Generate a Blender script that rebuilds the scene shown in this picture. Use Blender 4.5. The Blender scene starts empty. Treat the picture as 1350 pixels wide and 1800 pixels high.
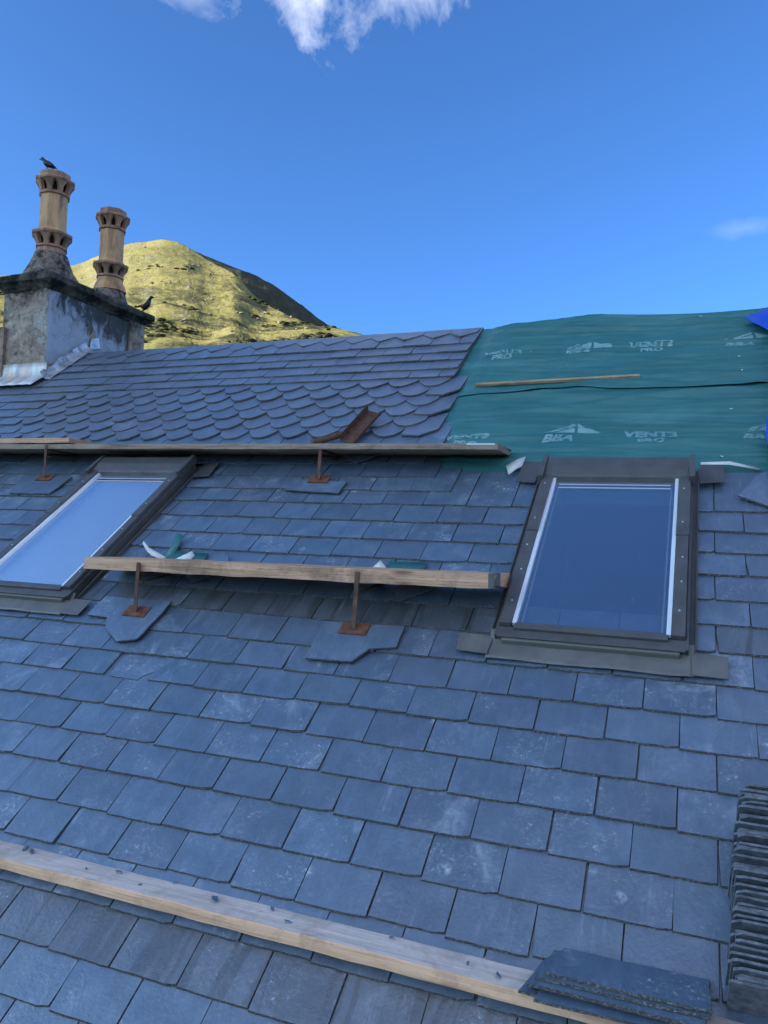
import bpy, bmesh, math, random
from mathutils import Vector, Matrix, noise, Euler
rnd = random.Random(7)
D2R = math.radians
S = bpy.context.scene
COL = S.collection

# ------------------------------------------------------------------ camera, sky, sun, exposure
PITCH = D2R(37.5)                      # roof pitch; roof plane passes through the world origin
CT, ST = math.cos(PITCH), math.sin(PITCH)
def W(u, v, h=0.0):                    # roof coordinates (along eaves, up slope, out of roof) -> world
    return Vector((u, v*CT - h*ST, v*ST + h*CT))
CAMH = 2.0
# camera axes in roof coordinates (right, down, forward)
CR = ((0.9287407, 0.31766115, -0.19113374), (0.02462379, -0.56727853, -0.82315779), (-0.36991132, 0.7597937, -0.53467668))
cam = bpy.data.cameras.new('camera')
cam.sensor_fit = 'VERTICAL'; cam.sensor_height = 36; cam.lens = 1360/1800*36
cam.clip_start = 0.05; cam.clip_end = 20000
cam_ob = bpy.data.objects.new('camera', cam); COL.objects.link(cam_ob)
ax = W(*CR[0]); ay = -W(*CR[1]); az = -W(*CR[2])
M = Matrix(((ax.x, ay.x, az.x, 0), (ax.y, ay.y, az.y, 0), (ax.z, ay.z, az.z, 0), (0, 0, 0, 1)))
cam_ob.matrix_world = Matrix.Translation(W(0, 0, CAMH)) @ M
S.camera = cam_ob
CAMPOS = W(0, 0, CAMH)

SUN_AZ = 130.0                          # degrees to the left of +Y (behind the camera, to the left)
SUN_EL = 13.0
sa, se = D2R(SUN_AZ), D2R(SUN_EL)
SUND = Vector((-math.sin(sa)*math.cos(se), math.cos(sa)*math.cos(se), math.sin(se)))
wd = bpy.data.worlds.new('World'); S.world = wd; wd.use_nodes = True
wt = wd.node_tree; wn = wt.nodes; wl = wt.links; wn.clear()
w_out = wn.new('ShaderNodeOutputWorld'); w_bg = wn.new('ShaderNodeBackground')
w_sky = wn.new('ShaderNodeTexSky'); w_sky.sky_type = 'NISHITA'; w_sky.sun_disc = False
w_sky.sun_elevation = se; w_sky.sun_rotation = -sa % (2*math.pi)
w_sky.altitude = 2000; w_sky.air_density = 0.6; w_sky.dust_density = 8.0; w_sky.ozone_density = 3.0
w_bg.inputs['Strength'].default_value = 0.15
sun = bpy.data.lights.new('sun', 'SUN'); sun.energy = 5.0; sun.angle = D2R(0.53); sun.color = (1.0, 0.9, 0.75)
sun_ob = bpy.data.objects.new('sun', sun); COL.objects.link(sun_ob)
sun_ob.rotation_euler = SUND.to_track_quat('Z', 'Y').to_euler()
sun_ob.location = (-20, -20, 40)
S.view_settings.view_transform = 'Standard'; S.view_settings.look = 'None'
S.view_settings.gamma = 1.0; S.view_settings.exposure = 1.62; S.view_settings.use_curve_mapping = False
S.cycles.use_adaptive_sampling = True
S.cycles.use_denoising = True

# clouds drawn into the sky by direction
def wmath(op, a, b=None, clamp=False):
    n = wn.new('ShaderNodeMath'); n.operation = op; n.use_clamp = clamp
    for i, x in enumerate((a, b)):
        if x is None: continue
        if isinstance(x, (int, float)): n.inputs[i].default_value = x
        else: wl.new(x, n.inputs[i])
    return n.outputs[0]
w_tc = wn.new('ShaderNodeTexCoord')
w_no = wn.new('ShaderNodeTexNoise'); w_no.inputs['Scale'].default_value = 9.0; w_no.inputs['Detail'].default_value = 9
w_no.inputs['Roughness'].default_value = 0.62; w_no.inputs['Distortion'].default_value = 0.35
wl.new(w_tc.outputs['Generated'], w_no.inputs['Vector'])
CLOUDS = [((-0.4945, 0.6330, 0.6190), 0.075, 0.45), ((-0.4384, 0.6613, 0.6320), 0.085, 0.75), ((-0.3750, 0.6909, 0.6410), 0.100, 0.95), ((-0.3094, 0.7173, 0.6470), 0.095, 0.95), ((-0.2536, 0.7362, 0.6520), 0.070, 0.6), ((-0.568, 0.5937, 0.58), 0.05, 0.35),
          ((-0.740, 0.61, 0.262), 0.026, 0.9), ((0.0413, 0.9302, 0.3648), 0.040, 0.09),
          ((0.75, 0.2, 0.62), 0.30, 1.0), ((-0.9, -0.2, 0.4), 0.25, 1.0), ((0.3, -0.8, 0.5), 0.30, 1.0), ((0.8, 0.5, 0.3), 0.18, 0.9), ((-0.3, -0.7, 0.65), 0.30, 1.0),
          ((0.9, -0.4, 0.3), 0.28, 1.0), ((-0.05, -0.35, 0.93), 0.25, 1.0), ((-0.75, -0.6, 0.25), 0.25, 1.0), ((0.35, -0.25, 0.9), 0.22, 1.0), ((0.0, -0.95, 0.25), 0.25, 1.0), ((0.6, -0.7, 0.35), 0.28, 1.0), ((0.25, 0.35, 0.9), 0.15, 1.0)]  # clouds added out of view to raise the light on the roof
tot = None
for c, r, amp in CLOUDS:
    vs0 = wn.new('ShaderNodeVectorMath'); vs0.operation = 'SUBTRACT'
    wl.new(w_tc.outputs['Generated'], vs0.inputs[0]); vs0.inputs[1].default_value = Vector(c).normalized()
    vs1 = wn.new('ShaderNodeVectorMath'); vs1.operation = 'MULTIPLY'; wl.new(vs0.outputs[0], vs1.inputs[0]); vs1.inputs[1].default_value = (1, 1, 4.0 if r == 0.040 else 1.25)
    vm = wn.new('ShaderNodeVectorMath'); vm.operation = 'LENGTH'; wl.new(vs1.outputs[0], vm.inputs[0])
    d = wmath('MULTIPLY', vm.outputs['Value'], 1.0/r)
    d = wmath('SUBTRACT', 1.15, d)
    d = wmath('ADD', d, wmath('MULTIPLY', wmath('SUBTRACT', w_no.outputs[0], 0.50), 2.6))
    d = wmath('MULTIPLY', wmath('MULTIPLY', d, 0.7, True), amp)
    tot = d if tot is None else wmath('MAXIMUM', tot, d)
w_mix = wn.new('ShaderNodeMix'); w_mix.data_type = 'RGBA'
w_mul = wn.new('ShaderNodeMix'); w_mul.data_type = 'RGBA'; w_mul.blend_type = 'MULTIPLY'
w_mul.inputs[0].default_value = 1.0; w_mul.inputs[7].default_value = (0.48, 0.78, 1.0, 1)
wl.new(w_sky.outputs[0], w_mul.inputs[6])
wl.new(tot, w_mix.inputs[0]); wl.new(w_mul.outputs[2], w_mix.inputs[6]); w_mix.inputs[7].default_value = (4.6, 4.7, 5.0, 1)
wl.new(w_mix.outputs[2], w_bg.inputs[0]); wl.new(w_bg.outputs[0], w_out.inputs[0])

# ------------------------------------------------------------------ helpers
def link(name, me, parent=None, mats=(), loc=None, rot=None):
    o = bpy.data.objects.new(name, me); COL.objects.link(o)
    if me is not None and not me.materials:
        for m in mats: me.materials.append(m)
    if parent is not None: o.parent = parent
    if loc is not None: o.location = loc
    if rot is not None: o.rotation_euler = rot
    return o
def tag(o, label=None, cat=None, group=None, kind=None):
    if label: o['label'] = label
    if cat: o['category'] = cat
    if group: o['group'] = group
    if kind: o['kind'] = kind
    return o
def empty(name, loc=(0, 0, 0), rot=(0, 0, 0)):
    o = bpy.data.objects.new(name, None); COL.objects.link(o); o.location = loc; o.rotation_euler = rot
    o.empty_display_size = 0.1
    return o
def bm_new(): return bmesh.new()
def bm_mesh(bm, name, smooth=False):
    me = bpy.data.meshes.new(name); bmesh.ops.recalc_face_normals(bm, faces=bm.faces[:]); bm.to_mesh(me); bm.free()
    if smooth:
        for p in me.polygons: p.use_smooth = True
    return me
def add_box(bm, x0, x1, y0, y1, z0, z1, mi=0, bevel=0.0, mat=None):
    vs = [bm.verts.new((x, y, z)) for z in (z0, z1) for y in (y0, y1) for x in (x0, x1)]
    fs = [bm.faces.new([vs[i] for i in q]) for q in ((0, 2, 3, 1), (4, 5, 7, 6), (0, 1, 5, 4), (2, 6, 7, 3), (0, 4, 6, 2), (1, 3, 7, 5))]
    for f in fs: f.material_index = mi
    if mat is not None:
        for v in vs: v.co = mat @ v.co
    if bevel:
        es = list({e for f in fs for e in f.edges})
        bmesh.ops.bevel(bm, geom=es, offset=bevel, segments=2, affect='EDGES', profile=0.6)
    return vs
def box(name, parent, m, x0, x1, y0, y1, z0, z1, bevel=0.0):
    bm = bm_new(); add_box(bm, x0, x1, y0, y1, z0, z1, 0, bevel)
    return link(name, bm_mesh(bm, name), parent, [m])
def prism(bm, pts, z0, z1, grow=0.0, mi_side=0, mi_top=0, jitter=0.0):
    """extruded polygon (counter-clockwise pts); bottom outline may be grown a little so the edge is dressed"""
    n = len(pts); cx = sum(p[0] for p in pts)/n; cy = sum(p[1] for p in pts)/n
    top = [bm.verts.new((p[0], p[1], z1)) for p in pts]
    bot = []
    for p in pts:
        dx, dy = p[0]-cx, p[1]-cy; l = math.hypot(dx, dy) or 1
        bot.append(bm.verts.new((p[0]+dx/l*grow+rnd.uniform(-jitter, jitter), p[1]+dy/l*grow+rnd.uniform(-jitter, jitter), z0)))
    f = bm.faces.new(top); f.material_index = mi_top
    f = bm.faces.new(bot[::-1]); f.material_index = mi_side
    for i in range(n):
        j = (i+1) % n
        f = bm.faces.new((top[j], top[i], bot[i], bot[j])); f.material_index = mi_side

# ---- node helpers
class NT:
    def __init__(s, name):
        s.m = bpy.data.materials.new(name); s.m.use_nodes = True
        s.t = s.m.node_tree; s.n = s.t.nodes; s.l = s.t.links
        s.b = s.n['Principled BSDF']; s.tc = s.n.new('ShaderNodeTexCoord')
        s.vec = s.tc.outputs['Object']
    def put(s, sock, x):
        if isinstance(x, (int, float)): sock.default_value = x
        elif isinstance(x, tuple): sock.default_value = x if len(x) == 4 or sock.type == 'VECTOR' else (*x, 1)
        else: s.l.new(x, sock)
    def math(s, op, a, b=None, clamp=False):
        n = s.n.new('ShaderNodeMath'); n.operation = op; n.use_clamp = clamp; s.put(n.inputs[0], a)
        if b is not None: s.put(n.inputs[1], b)
        return n.outputs[0]
    def vmath(s, op, a, b):
        n = s.n.new('ShaderNodeVectorMath'); n.operation = op; s.put(n.inputs[0], a); s.put(n.inputs[1], b); return n.outputs[0]
    def shift(s, k=37.0):                                   # give every object its own piece of the pattern
        oi = s.n.new('ShaderNodeObjectInfo'); s.rand = oi.outputs['Random']
        cmb = s.n.new('ShaderNodeCombineXYZ')
        s.put(cmb.inputs[0], s.math('MULTIPLY', s.rand, k)); s.put(cmb.inputs[1], s.math('MULTIPLY', s.rand, k*2.7)); s.put(cmb.inputs[2], s.math('MULTIPLY', s.rand, k*0.31))
        s.vec = s.vmath('ADD', s.vec, cmb.outputs[0])
    def noise(s, scale, detail=4, rough=0.55, dist=0.0, stretch=None, vec=None):
        n = s.n.new('ShaderNodeTexNoise'); n.inputs['Scale'].default_value = scale; n.inputs['Detail'].default_value = detail
        n.inputs['Roughness'].default_value = rough; n.inputs['Distortion'].default_value = dist
        v = vec if vec is not None else s.vec
        if stretch: v = s.vmath('MULTIPLY', v, stretch)
        s.l.new(v, n.inputs['Vector']); return n.outputs[0]
    def voro(s, scale, feature='F1', stretch=None, rnd_=1.0):
        n = s.n.new('ShaderNodeTexVoronoi'); n.feature = feature; n.inputs['Scale'].default_value = scale; n.inputs['Randomness'].default_value = rnd_
        v = s.vec if not stretch else s.vmath('MULTIPLY', s.vec, stretch)
        s.l.new(v, n.inputs['Vector']); return n.outputs['Distance']
    def ramp(s, fac, *stops):
        n = s.n.new('ShaderNodeValToRGB'); cr = n.color_ramp
        while len(cr.elements) > len(stops): cr.elements.remove(cr.elements[-1])
        while len(cr.elements) < len(stops): cr.elements.new(1)
        for e, (p, c) in zip(cr.elements, stops):
            e.position = p; e.color = (c, c, c, 1) if isinstance(c, (int, float)) else (*c, 1)
        s.l.new(fac, n.inputs[0]); return n.outputs[0]
    def mix(s, fac, a, b, mode='MIX'):
        n = s.n.new('ShaderNodeMix'); n.data_type = 'RGBA'; n.blend_type = mode
        s.put(n.inputs[0], fac); s.put(n.inputs[6], a); s.put(n.inputs[7], b); return n.outputs[2]
    def bump(s, h, strength=0.3, dist=0.01):
        n = s.n.new('ShaderNodeBump'); n.inputs['Strength'].default_value = strength; n.inputs['Distance'].default_value = dist
        s.l.new(h, n.inputs['Height']); s.l.new(n.outputs[0], s.b.inputs['Normal'])
    def col(s, c): s.put(s.b.inputs['Base Color'], c)
    def set(s, rough=None, metal=None, spec=None):
        if rough is not None: s.put(s.b.inputs['Roughness'], rough)
        if metal is not None: s.put(s.b.inputs['Metallic'], metal)
        if spec is not None: s.put(s.b.inputs['Specular IOR Level'], spec)
        return s.m

def slate_mat(name, dark, light, scuff=1.0, streak=False, gloss=0.38, val=(0.86, 1.16)):
    t = NT(name); t.shift()
    n1 = t.noise(9, 7, 0.68, 0.3); n2 = t.noise(2.2, 3, 0.5); n3 = t.noise(26, 5, 0.65, 0.5, (1.0, 0.35, 1.0))
    c = t.mix(t.ramp(n1, (0.28, 0.0), (0.72, 1.0)), dark, light)
    c = t.mix(t.ramp(n3, (0.48, 0.0), (0.72, 0.45)), c, (light[0]*1.5, light[1]*1.42, light[2]*1.35))
    c = t.mix(t.ramp(n2, (0.38, 0.0), (0.68, 0.5)), c, (dark[0]*1.25, dark[1]*1.1, dark[2]*0.95))
    wn_ = t.n.new('ShaderNodeTexWhiteNoise'); wn_.noise_dimensions = '1D'; t.l.new(t.math('MULTIPLY', t.rand, 91.7), wn_.inputs['W'])
    k = t.math('ADD', t.math('MULTIPLY', t.rand, val[1]-val[0]), val[0])
    cmb = t.n.new('ShaderNodeCombineXYZ')
    hue = t.math('MULTIPLY', t.math('SUBTRACT', wn_.outputs['Value'], 0.5), 0.10)
    t.put(cmb.inputs[0], t.math('ADD', k, hue)); t.put(cmb.inputs[1], t.math('SUBTRACT', k, t.math('MULTIPLY', hue, 0.2))); t.put(cmb.inputs[2], k)
    c = t.mix(1.0, c, cmb.outputs[0], 'MULTIPLY')
    # wispy pale scuffs: thin contour lines of a distorted noise, only in patches
    a = t.noise(15, 4, 0.65, 1.8); line = t.ramp(t.math('ABSOLUTE', t.math('SUBTRACT', a, 0.5)), (0.0, 1.0), (0.011, 0.0))
    patch = t.ramp(t.noise(6, 5, 0.65), (0.47, 0.0), (0.63, 1.0))
    fine = t.ramp(t.noise(85, 5, 0.72, 0.6), (0.50, 0.0), (0.68, 1.0))
    sc = t.math('MULTIPLY', line, t.math('MULTIPLY', patch, fine))
    sc = t.math('ADD', t.math('MULTIPLY', sc, 2.0*scuff), t.math('MULTIPLY', t.math('MULTIPLY', fine, patch), 0.20*scuff), True)
    big = t.math('MULTIPLY', t.ramp(t.noise(4.5, 7, 0.7, 0.4), (0.56, 0.0), (0.80, 0.55*scuff)), t.ramp(t.noise(40, 4, 0.7), (0.35, 0.2), (0.65, 1.0)))
    sc = t.math('MAXIMUM', sc, big)
    wn2 = t.n.new('ShaderNodeTexWhiteNoise'); wn2.noise_dimensions = '1D'; t.l.new(t.math('MULTIPLY', t.rand, 37.3), wn2.inputs['W'])
    amt = t.math('ADD', t.math('MULTIPLY', t.math('POWER', wn2.outputs['Value'], 1.5), 1.6), 0.25)
    sc = t.math('MULTIPLY', sc, amt, True)
    grain = t.math('MULTIPLY', t.ramp(t.noise(60, 5, 0.6, 0.2, (1.0, 0.10, 1.0)), (0.58, 0.0), (0.76, 0.26*scuff)), t.ramp(t.noise(5, 4, 0.6), (0.45, 0.0), (0.62, 1.0)))
    sc = t.math('MAXIMUM', sc, grain)
    c = t.mix(sc, c, (0.66, 0.70, 0.75))
    spot = t.ramp(t.voro(3.2, 'F1'), (0.035, 0.8), (0.075, 0.0))
    c = t.mix(t.math('MULTIPLY', spot, t.ramp(t.noise(60, 3), (0.4, 0.0), (0.6, 0.8*scuff))), c, (0.62, 0.66, 0.70))
    if streak:
        st = t.noise(26, 4, 0.6, 0.0, (1.0, 0.035, 1.0), vec=t.vmath('ADD', t.vec, t.vmath('MULTIPLY', t.noise_vec(5), (0.05, 0.0, 0.0))))
        c = t.mix(t.ramp(st, (0.52, 0.0), (0.58, 0.65)), c, (0.032, 0.033, 0.031))
    t.col(c)
    r = t.math('ADD', t.math('MULTIPLY', t.noise(12, 6, 0.65), 0.34), gloss-0.17)
    t.set(r, 0.0, 0.5); t.b.inputs['IOR'].default_value = 2.3
    hb = t.math('ADD', t.noise(8, 8, 0.66, 0.6, (1.0, 0.55, 1.0)), t.math('MULTIPLY', t.noise(90, 4, 0.65), 0.22))
    t.bump(hb, 0.8, 0.007)
    return t.m
def _noise_vec(s, scale):
    n = s.n.new('ShaderNodeTexNoise'); n.inputs['Scale'].default_value = scale; s.l.new(s.vec, n.inputs['Vector']); return n.outputs['Color']
NT.noise_vec = _noise_vec

MAT = {}
MAT['slate'] = slate_mat('weathered_slate', (0.048, 0.080, 0.122), (0.096, 0.146, 0.208), 1.0)
MAT['slate_wet'] = slate_mat('streaked_slate', (0.050, 0.066, 0.084), (0.092, 0.114, 0.136), 0.9, True)  # greyer base paints in the plank's reflection; the dark streaks are drip marks
MAT['slate_new'] = slate_mat('new_slate', (0.071, 0.099, 0.146), (0.114, 0.150, 0.208), 0.35, gloss=0.38, val=(0.9, 1.12))
t = NT('slate_edge'); t.shift(); t.col(t.mix(t.ramp(t.noise(170, 4, 0.65, 0.0, (1.0, 1.0, 2.0)), (0.50, 0.0), (0.68, 1.0)), (0.055, 0.056, 0.054), (0.30, 0.285, 0.25)))
t.bump(t.noise(140, 4), 0.8, 0.004); MAT['slate_edge'] = t.set(0.8, 0, 0.3)

def wood_mat(name, pale, mid, dark, grey=0.0):
    t = NT(name); t.shift()
    g = t.noise(7, 6, 0.62, 0.9, (0.35, 7.0, 7.0)); g2 = t.noise(40, 4, 0.6, 0.2, (0.06, 4.0, 4.0))
    c = t.mix(t.ramp(g, (0.3, 0.0), (0.7, 1.0)), mid, pale)
    c = t.mix(t.math('MULTIPLY', t.ramp(g2, (0.52, 0.0), (0.72, 1.0)), 0.55), c, dark)
    c = t.mix(t.ramp(t.noise(3.0, 7, 0.7, 0.6), (0.50, 0.0), (0.72, 0.85)), c, dark)
    c = t.mix(t.ramp(t.noise(70, 4, 0.7, 0.3, (0.5, 1.0, 1.0)), (0.58, 0.0), (0.72, 0.5)), c, dark)
    kn = t.voro(2.6, 'F1', (1.0, 2.4, 2.4)); c = t.mix(t.ramp(kn, (0.06, 0.8), (0.17, 0.0)), c, (dark[0]*1.1, dark[1]*0.8, dark[2]*0.7))
    t.col(c); t.bump(t.math('ADD', g, t.math('MULTIPLY', g2, 0.6)), 0.5, 0.004)
    return t.set(0.78, 0, 0.25)
MAT['board_old'] = wood_mat('old_board', (0.74, 0.46, 0.28), (0.44, 0.25, 0.145), (0.09, 0.055, 0.038))
MAT['board_dark'] = wood_mat('dark_board', (0.40, 0.30, 0.22), (0.22, 0.155, 0.11), (0.05, 0.038, 0.03))
MAT['board_top'] = wood_mat('greyed_board', (0.80, 0.68, 0.59), (0.60, 0.50, 0.43), (0.26, 0.20, 0.165))
MAT['board_new'] = wood_mat('pale_board', (0.86, 0.54, 0.33), (0.66, 0.38, 0.22), (0.28, 0.15, 0.09))
MAT['batten'] = wood_mat('batten_wood', (0.52, 0.36, 0.22), (0.40, 0.26, 0.15), (0.2, 0.13, 0.08))

t = NT('rusty_steel'); t.shift(); n = t.noise(26, 6, 0.65)
t.col(t.ramp(n, (0.25, (0.055, 0.026, 0.018)), (0.5, (0.155, 0.062, 0.033)), (0.75, (0.27, 0.12, 0.06))))
t.bump(n, 0.5, 0.003); MAT['rust'] = t.set(0.82, 0.0, 0.35)
t = NT('dark_rust'); t.shift(); n = t.noise(26, 6, 0.65)
t.col(t.ramp(n, (0.25, (0.04, 0.024, 0.018)), (0.55, (0.12, 0.058, 0.037)), (0.8, (0.22, 0.11, 0.065))))
t.bump(n, 0.5, 0.003); MAT['rust_dark'] = t.set(0.75, 0.0, 0.4)

t = NT('window_metal'); t.shift(); n = t.noise(14, 6, 0.6)
c = t.mix(t.ramp(n, (0.3, 0.0), (0.7, 1.0)), (0.066, 0.063, 0.061), (0.105, 0.101, 0.097))
c = t.mix(t.ramp(t.noise(160, 3, 0.6), (0.68, 0.0), (0.76, 0.6)), c, (0.3, 0.3, 0.29))
t.col(c); t.bump(t.noise(60, 3), 0.08, 0.002); MAT['metal'] = t.set(t.math('ADD', t.math('MULTIPLY', n, 0.25), 0.33), 0.0, 0.5)
t = NT('window_metal_light'); n = t.noise(14, 6, 0.6, 0, (0.4, 3, 3))
t.col(t.mix(n, (0.10, 0.10, 0.085), (0.17, 0.165, 0.14))); MAT['metal_light'] = t.set(0.5, 0.0, 0.5)
t = NT('aluminium'); t.col((0.82, 0.84, 0.86)); MAT['alu'] = t.set(0.35, 0.25, 0.5)
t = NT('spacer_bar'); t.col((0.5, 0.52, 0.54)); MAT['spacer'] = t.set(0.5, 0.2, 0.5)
t = NT('lead_sheet'); t.shift(); n = t.noise(9, 6, 0.6, 0.4)
c = t.mix(t.ramp(n, (0.3, 0.0), (0.7, 1.0)), (0.10, 0.096, 0.088), (0.165, 0.155, 0.14))
c = t.mix(t.ramp(t.noise(4, 5, 0.65), (0.58, 0.0), (0.8, 0.5)), c, (0.24, 0.225, 0.2)); t.col(c)
t.bump(t.noise(7, 4), 0.35, 0.01); MAT['lead'] = t.set(0.52, 0.0, 0.5)
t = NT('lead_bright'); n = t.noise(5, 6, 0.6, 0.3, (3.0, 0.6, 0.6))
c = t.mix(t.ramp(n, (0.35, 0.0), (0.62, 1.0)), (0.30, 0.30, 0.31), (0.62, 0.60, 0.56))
c = t.mix(t.ramp(t.noise(9, 5, 0.65, 0.3, (1.6, 0.8, 0.8)), (0.50, 0.0), (0.66, 0.85)), c, (0.60, 0.37, 0.14)); t.col(c)  # warm light glints on the lead, painted in as orange patches
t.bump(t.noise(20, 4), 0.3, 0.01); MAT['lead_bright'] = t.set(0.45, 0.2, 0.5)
t = NT('lead_blue'); n = t.noise(12, 6, 0.6, 0.3)
t.col(t.mix(t.ramp(n, (0.35, 0.0), (0.65, 1.0)), (0.28, 0.30, 0.33), (0.62, 0.64, 0.67))); t.bump(n, 0.4, 0.01); MAT['lead_blue'] = t.set(0.42, 0.3, 0.5)
t = NT('bird_spot'); t.col((0.8, 0.8, 0.78)); MAT['white_spot'] = t.set(0.6)

# glass: sky reflection by viewing angle, dark room behind
t = NT('glass'); t.n.remove(t.b)
lw = t.n.new('ShaderNodeLayerWeight'); lw.inputs['Blend'].default_value = 0.5
F = t.math('ADD', 0.30, t.math('MULTIPLY', t.math('POWER', lw.outputs['Facing'], 3.0), 2.0), True)
gl = t.n.new('ShaderNodeBsdfGlossy'); gl.inputs['Roughness'].default_value = 0.03; gl.inputs['Color'].default_value = (0.95, 0.97, 1, 1)
tr = t.n.new('ShaderNodeBsdfTransparent'); tr.inputs['Color'].default_value = (0.95, 0.96, 0.97, 1)
dfu = t.n.new('ShaderNodeBsdfDiffuse'); dfu.inputs['Color'].default_value = (0.5, 0.5, 0.5, 1)
mx = t.n.new('ShaderNodeMixShader'); t.put(mx.inputs[0], F); t.l.new(tr.outputs[0], mx.inputs[1]); t.l.new(gl.outputs[0], mx.inputs[2])
dust = t.math('ADD', t.math('MULTIPLY', t.ramp(t.noise(60, 6, 0.75), (0.60, 0.0), (0.8, 1.0)), 0.30), 0.03)
dust = t.math('ADD', dust, t.math('MULTIPLY', t.ramp(t.noise(130, 2, 0.5), (0.70, 0.0), (0.76, 1.0)), 0.4), True)
mx2 = t.n.new('ShaderNodeMixShader'); t.put(mx2.inputs[0], dust); t.l.new(mx.outputs[0], mx2.inputs[1]); t.l.new(dfu.outputs[0], mx2.inputs[2])
t.l.new(mx2.outputs[0], t.n['Material Output'].inputs[0]); MAT['glass'] = t.m
t = NT('dark_room'); t.col((0.02, 0.022, 0.026)); MAT['room'] = t.set(0.9, 0, 0.2)
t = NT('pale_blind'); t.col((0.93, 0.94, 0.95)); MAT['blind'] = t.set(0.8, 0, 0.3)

t = NT('membrane'); n = t.noise(7, 6, 0.6, 0.3, (0.35, 1.2, 1.0))
c = t.mix(t.ramp(n, (0.3, 0.0), (0.7, 1.0)), (0.024, 0.128, 0.124), (0.043, 0.178, 0.170))
c = t.mix(t.ramp(t.noise(2.6, 5, 0.6, 0.5, (0.4, 1.6, 1.0)), (0.55, 0.0), (0.8, 0.35)), c, (0.20, 0.36, 0.33))
t.col(c); wv = t.noise(420, 1, 0.5); t.bump(t.math('ADD', wv, t.math('MULTIPLY', t.noise(16, 5, 0.6, 0.4, (0.3, 1, 1)), 3.0)), 0.25, 0.004)
MAT['membrane'] = t.set(0.42, 0, 0.5)
t = NT('membrane_print'); t.n.remove(t.b)
df = t.n.new('ShaderNodeBsdfDiffuse'); df.inputs[0].default_value = (0.36, 0.58, 0.57, 1)
tr = t.n.new('ShaderNodeBsdfTransparent'); mx = t.n.new('ShaderNodeMixShader')
t.put(mx.inputs[0], t.ramp(t.noise(5, 2, 0.5), (0.35, 0.36), (0.65, 0.60))); t.l.new(tr.outputs[0], mx.inputs[1]); t.l.new(df.outputs[0], mx.inputs[2])
t.l.new(mx.outputs[0], t.n['Material Output'].inputs[0]); MAT['print'] = t.m
t = NT('membrane_back'); t.col(t.mix(t.noise(9, 4), (0.6, 0.58, 0.53), (0.75, 0.74, 0.70))); MAT['membrane_back'] = t.set(0.7)
t = NT('blue_tarp'); n = t.noise(30, 4); t.col(t.mix(n, (0.008, 0.055, 0.42), (0.015, 0.10, 0.60))); t.bump(t.noise(9, 5), 0.5, 0.02); MAT['tarp'] = t.set(0.35, 0, 0.5)
t = NT('roof_boards'); t.col(t.mix(t.noise(8, 4, 0.6, 0, (0.3, 5, 1)), (0.10, 0.075, 0.05), (0.17, 0.13, 0.09))); MAT['deck'] = t.set(0.85)

# masonry of the chimney
def masonry(name, paint, paint_amt, soot=0.0):
    t = NT(name)
    st = t.mix(t.ramp(t.noise(5, 7, 0.65, 0.4), (0.3, 0.0), (0.7, 1.0)), (0.24, 0.17, 0.12), (0.52, 0.43, 0.34))
    st = t.mix(t.ramp(t.noise(14, 6, 0.65), (0.52, 0.0), (0.68, 0.85)), st, (0.10, 0.085, 0.07))
    pm = t.ramp(t.noise(2.6, 8, 0.68, 0.7), (0.5-paint_amt, 0.0), (0.56-paint_amt, 1.0))
    pc = t.mix(t.noise(6, 6, 0.6), paint, (paint[0]*0.62, paint[1]*0.66, paint[2]*0.70))
    c = t.mix(pm, st, pc)
    t.vec = t.vmath('ADD', t.vec, t.vmath('MULTIPLY', t.noise_vec(5), (0.22, 0.22, 0.22))); cr = t.voro(9.0, 'DISTANCE_TO_EDGE', (1.0, 1.0, 1.6)); crk = t.math('MULTIPLY', t.ramp(cr, (0.0, 1.0), (0.03, 0.0)), t.ramp(t.noise(2.0, 3), (0.42, 0.0), (0.55, 1.0)))
    c = t.mix(t.math('MULTIPLY', crk, 0.0 if soot else 0.85), c, (0.05, 0.04, 0.035))
    # soot and algae washed down from the coping
    sep = t.n.new('ShaderNodeSeparateXYZ'); t.l.new(t.tc.outputs['Object'], sep.inputs[0])
    up = t.math('SUBTRACT', sep.outputs[2], 3.32 if soot else 3.45)
    if soot: up = t.math('ADD', up, t.math('MULTIPLY', t.math('SUBTRACT', sep.outputs[1], 4.05), 0.28))
    wash = t.math('ADD', t.math('MULTIPLY', up, 3.4), t.math('MULTIPLY', t.math('SUBTRACT', t.noise(7, 7, 0.7, 0.5, (1.4, 1.4, 0.5)), 0.5), 3.6))
    c = t.mix(t.math('MULTIPLY', t.ramp(wash, (0.0, 0.0), (0.30, 0.35), (0.65, 1.0)), 0.88), c, (0.04, 0.04, 0.037))
    t.col(c); t.bump(t.math('ADD', t.noise(9, 8, 0.7, 0.4), t.math('MULTIPLY', pm, 0.4)), 0.9, 0.03)
    return t.set(0.9, 0, 0.2)
MAT['stack_front'] = masonry('stack_stone', (0.50, 0.45, 0.38), -0.02)
MAT['stack_side'] = masonry('stack_painted', (0.46, 0.49, 0.52), 0.07, 1.0)
t = NT('coping_stone'); c = t.mix(t.ramp(t.noise(8, 7, 0.7, 0.4), (0.42, 0.0), (0.62, 1.0)), (0.014, 0.015, 0.013), (0.13, 0.11, 0.085))
c = t.mix(t.ramp(t.noise(5, 6, 0.7), (0.60, 0.0), (0.75, 0.8)), c, (0.05, 0.055, 0.022)); t.col(c); t.bump(t.noise(12, 8, 0.7), 1.0, 0.03); MAT['coping'] = t.set(0.95, 0, 0.2)
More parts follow.
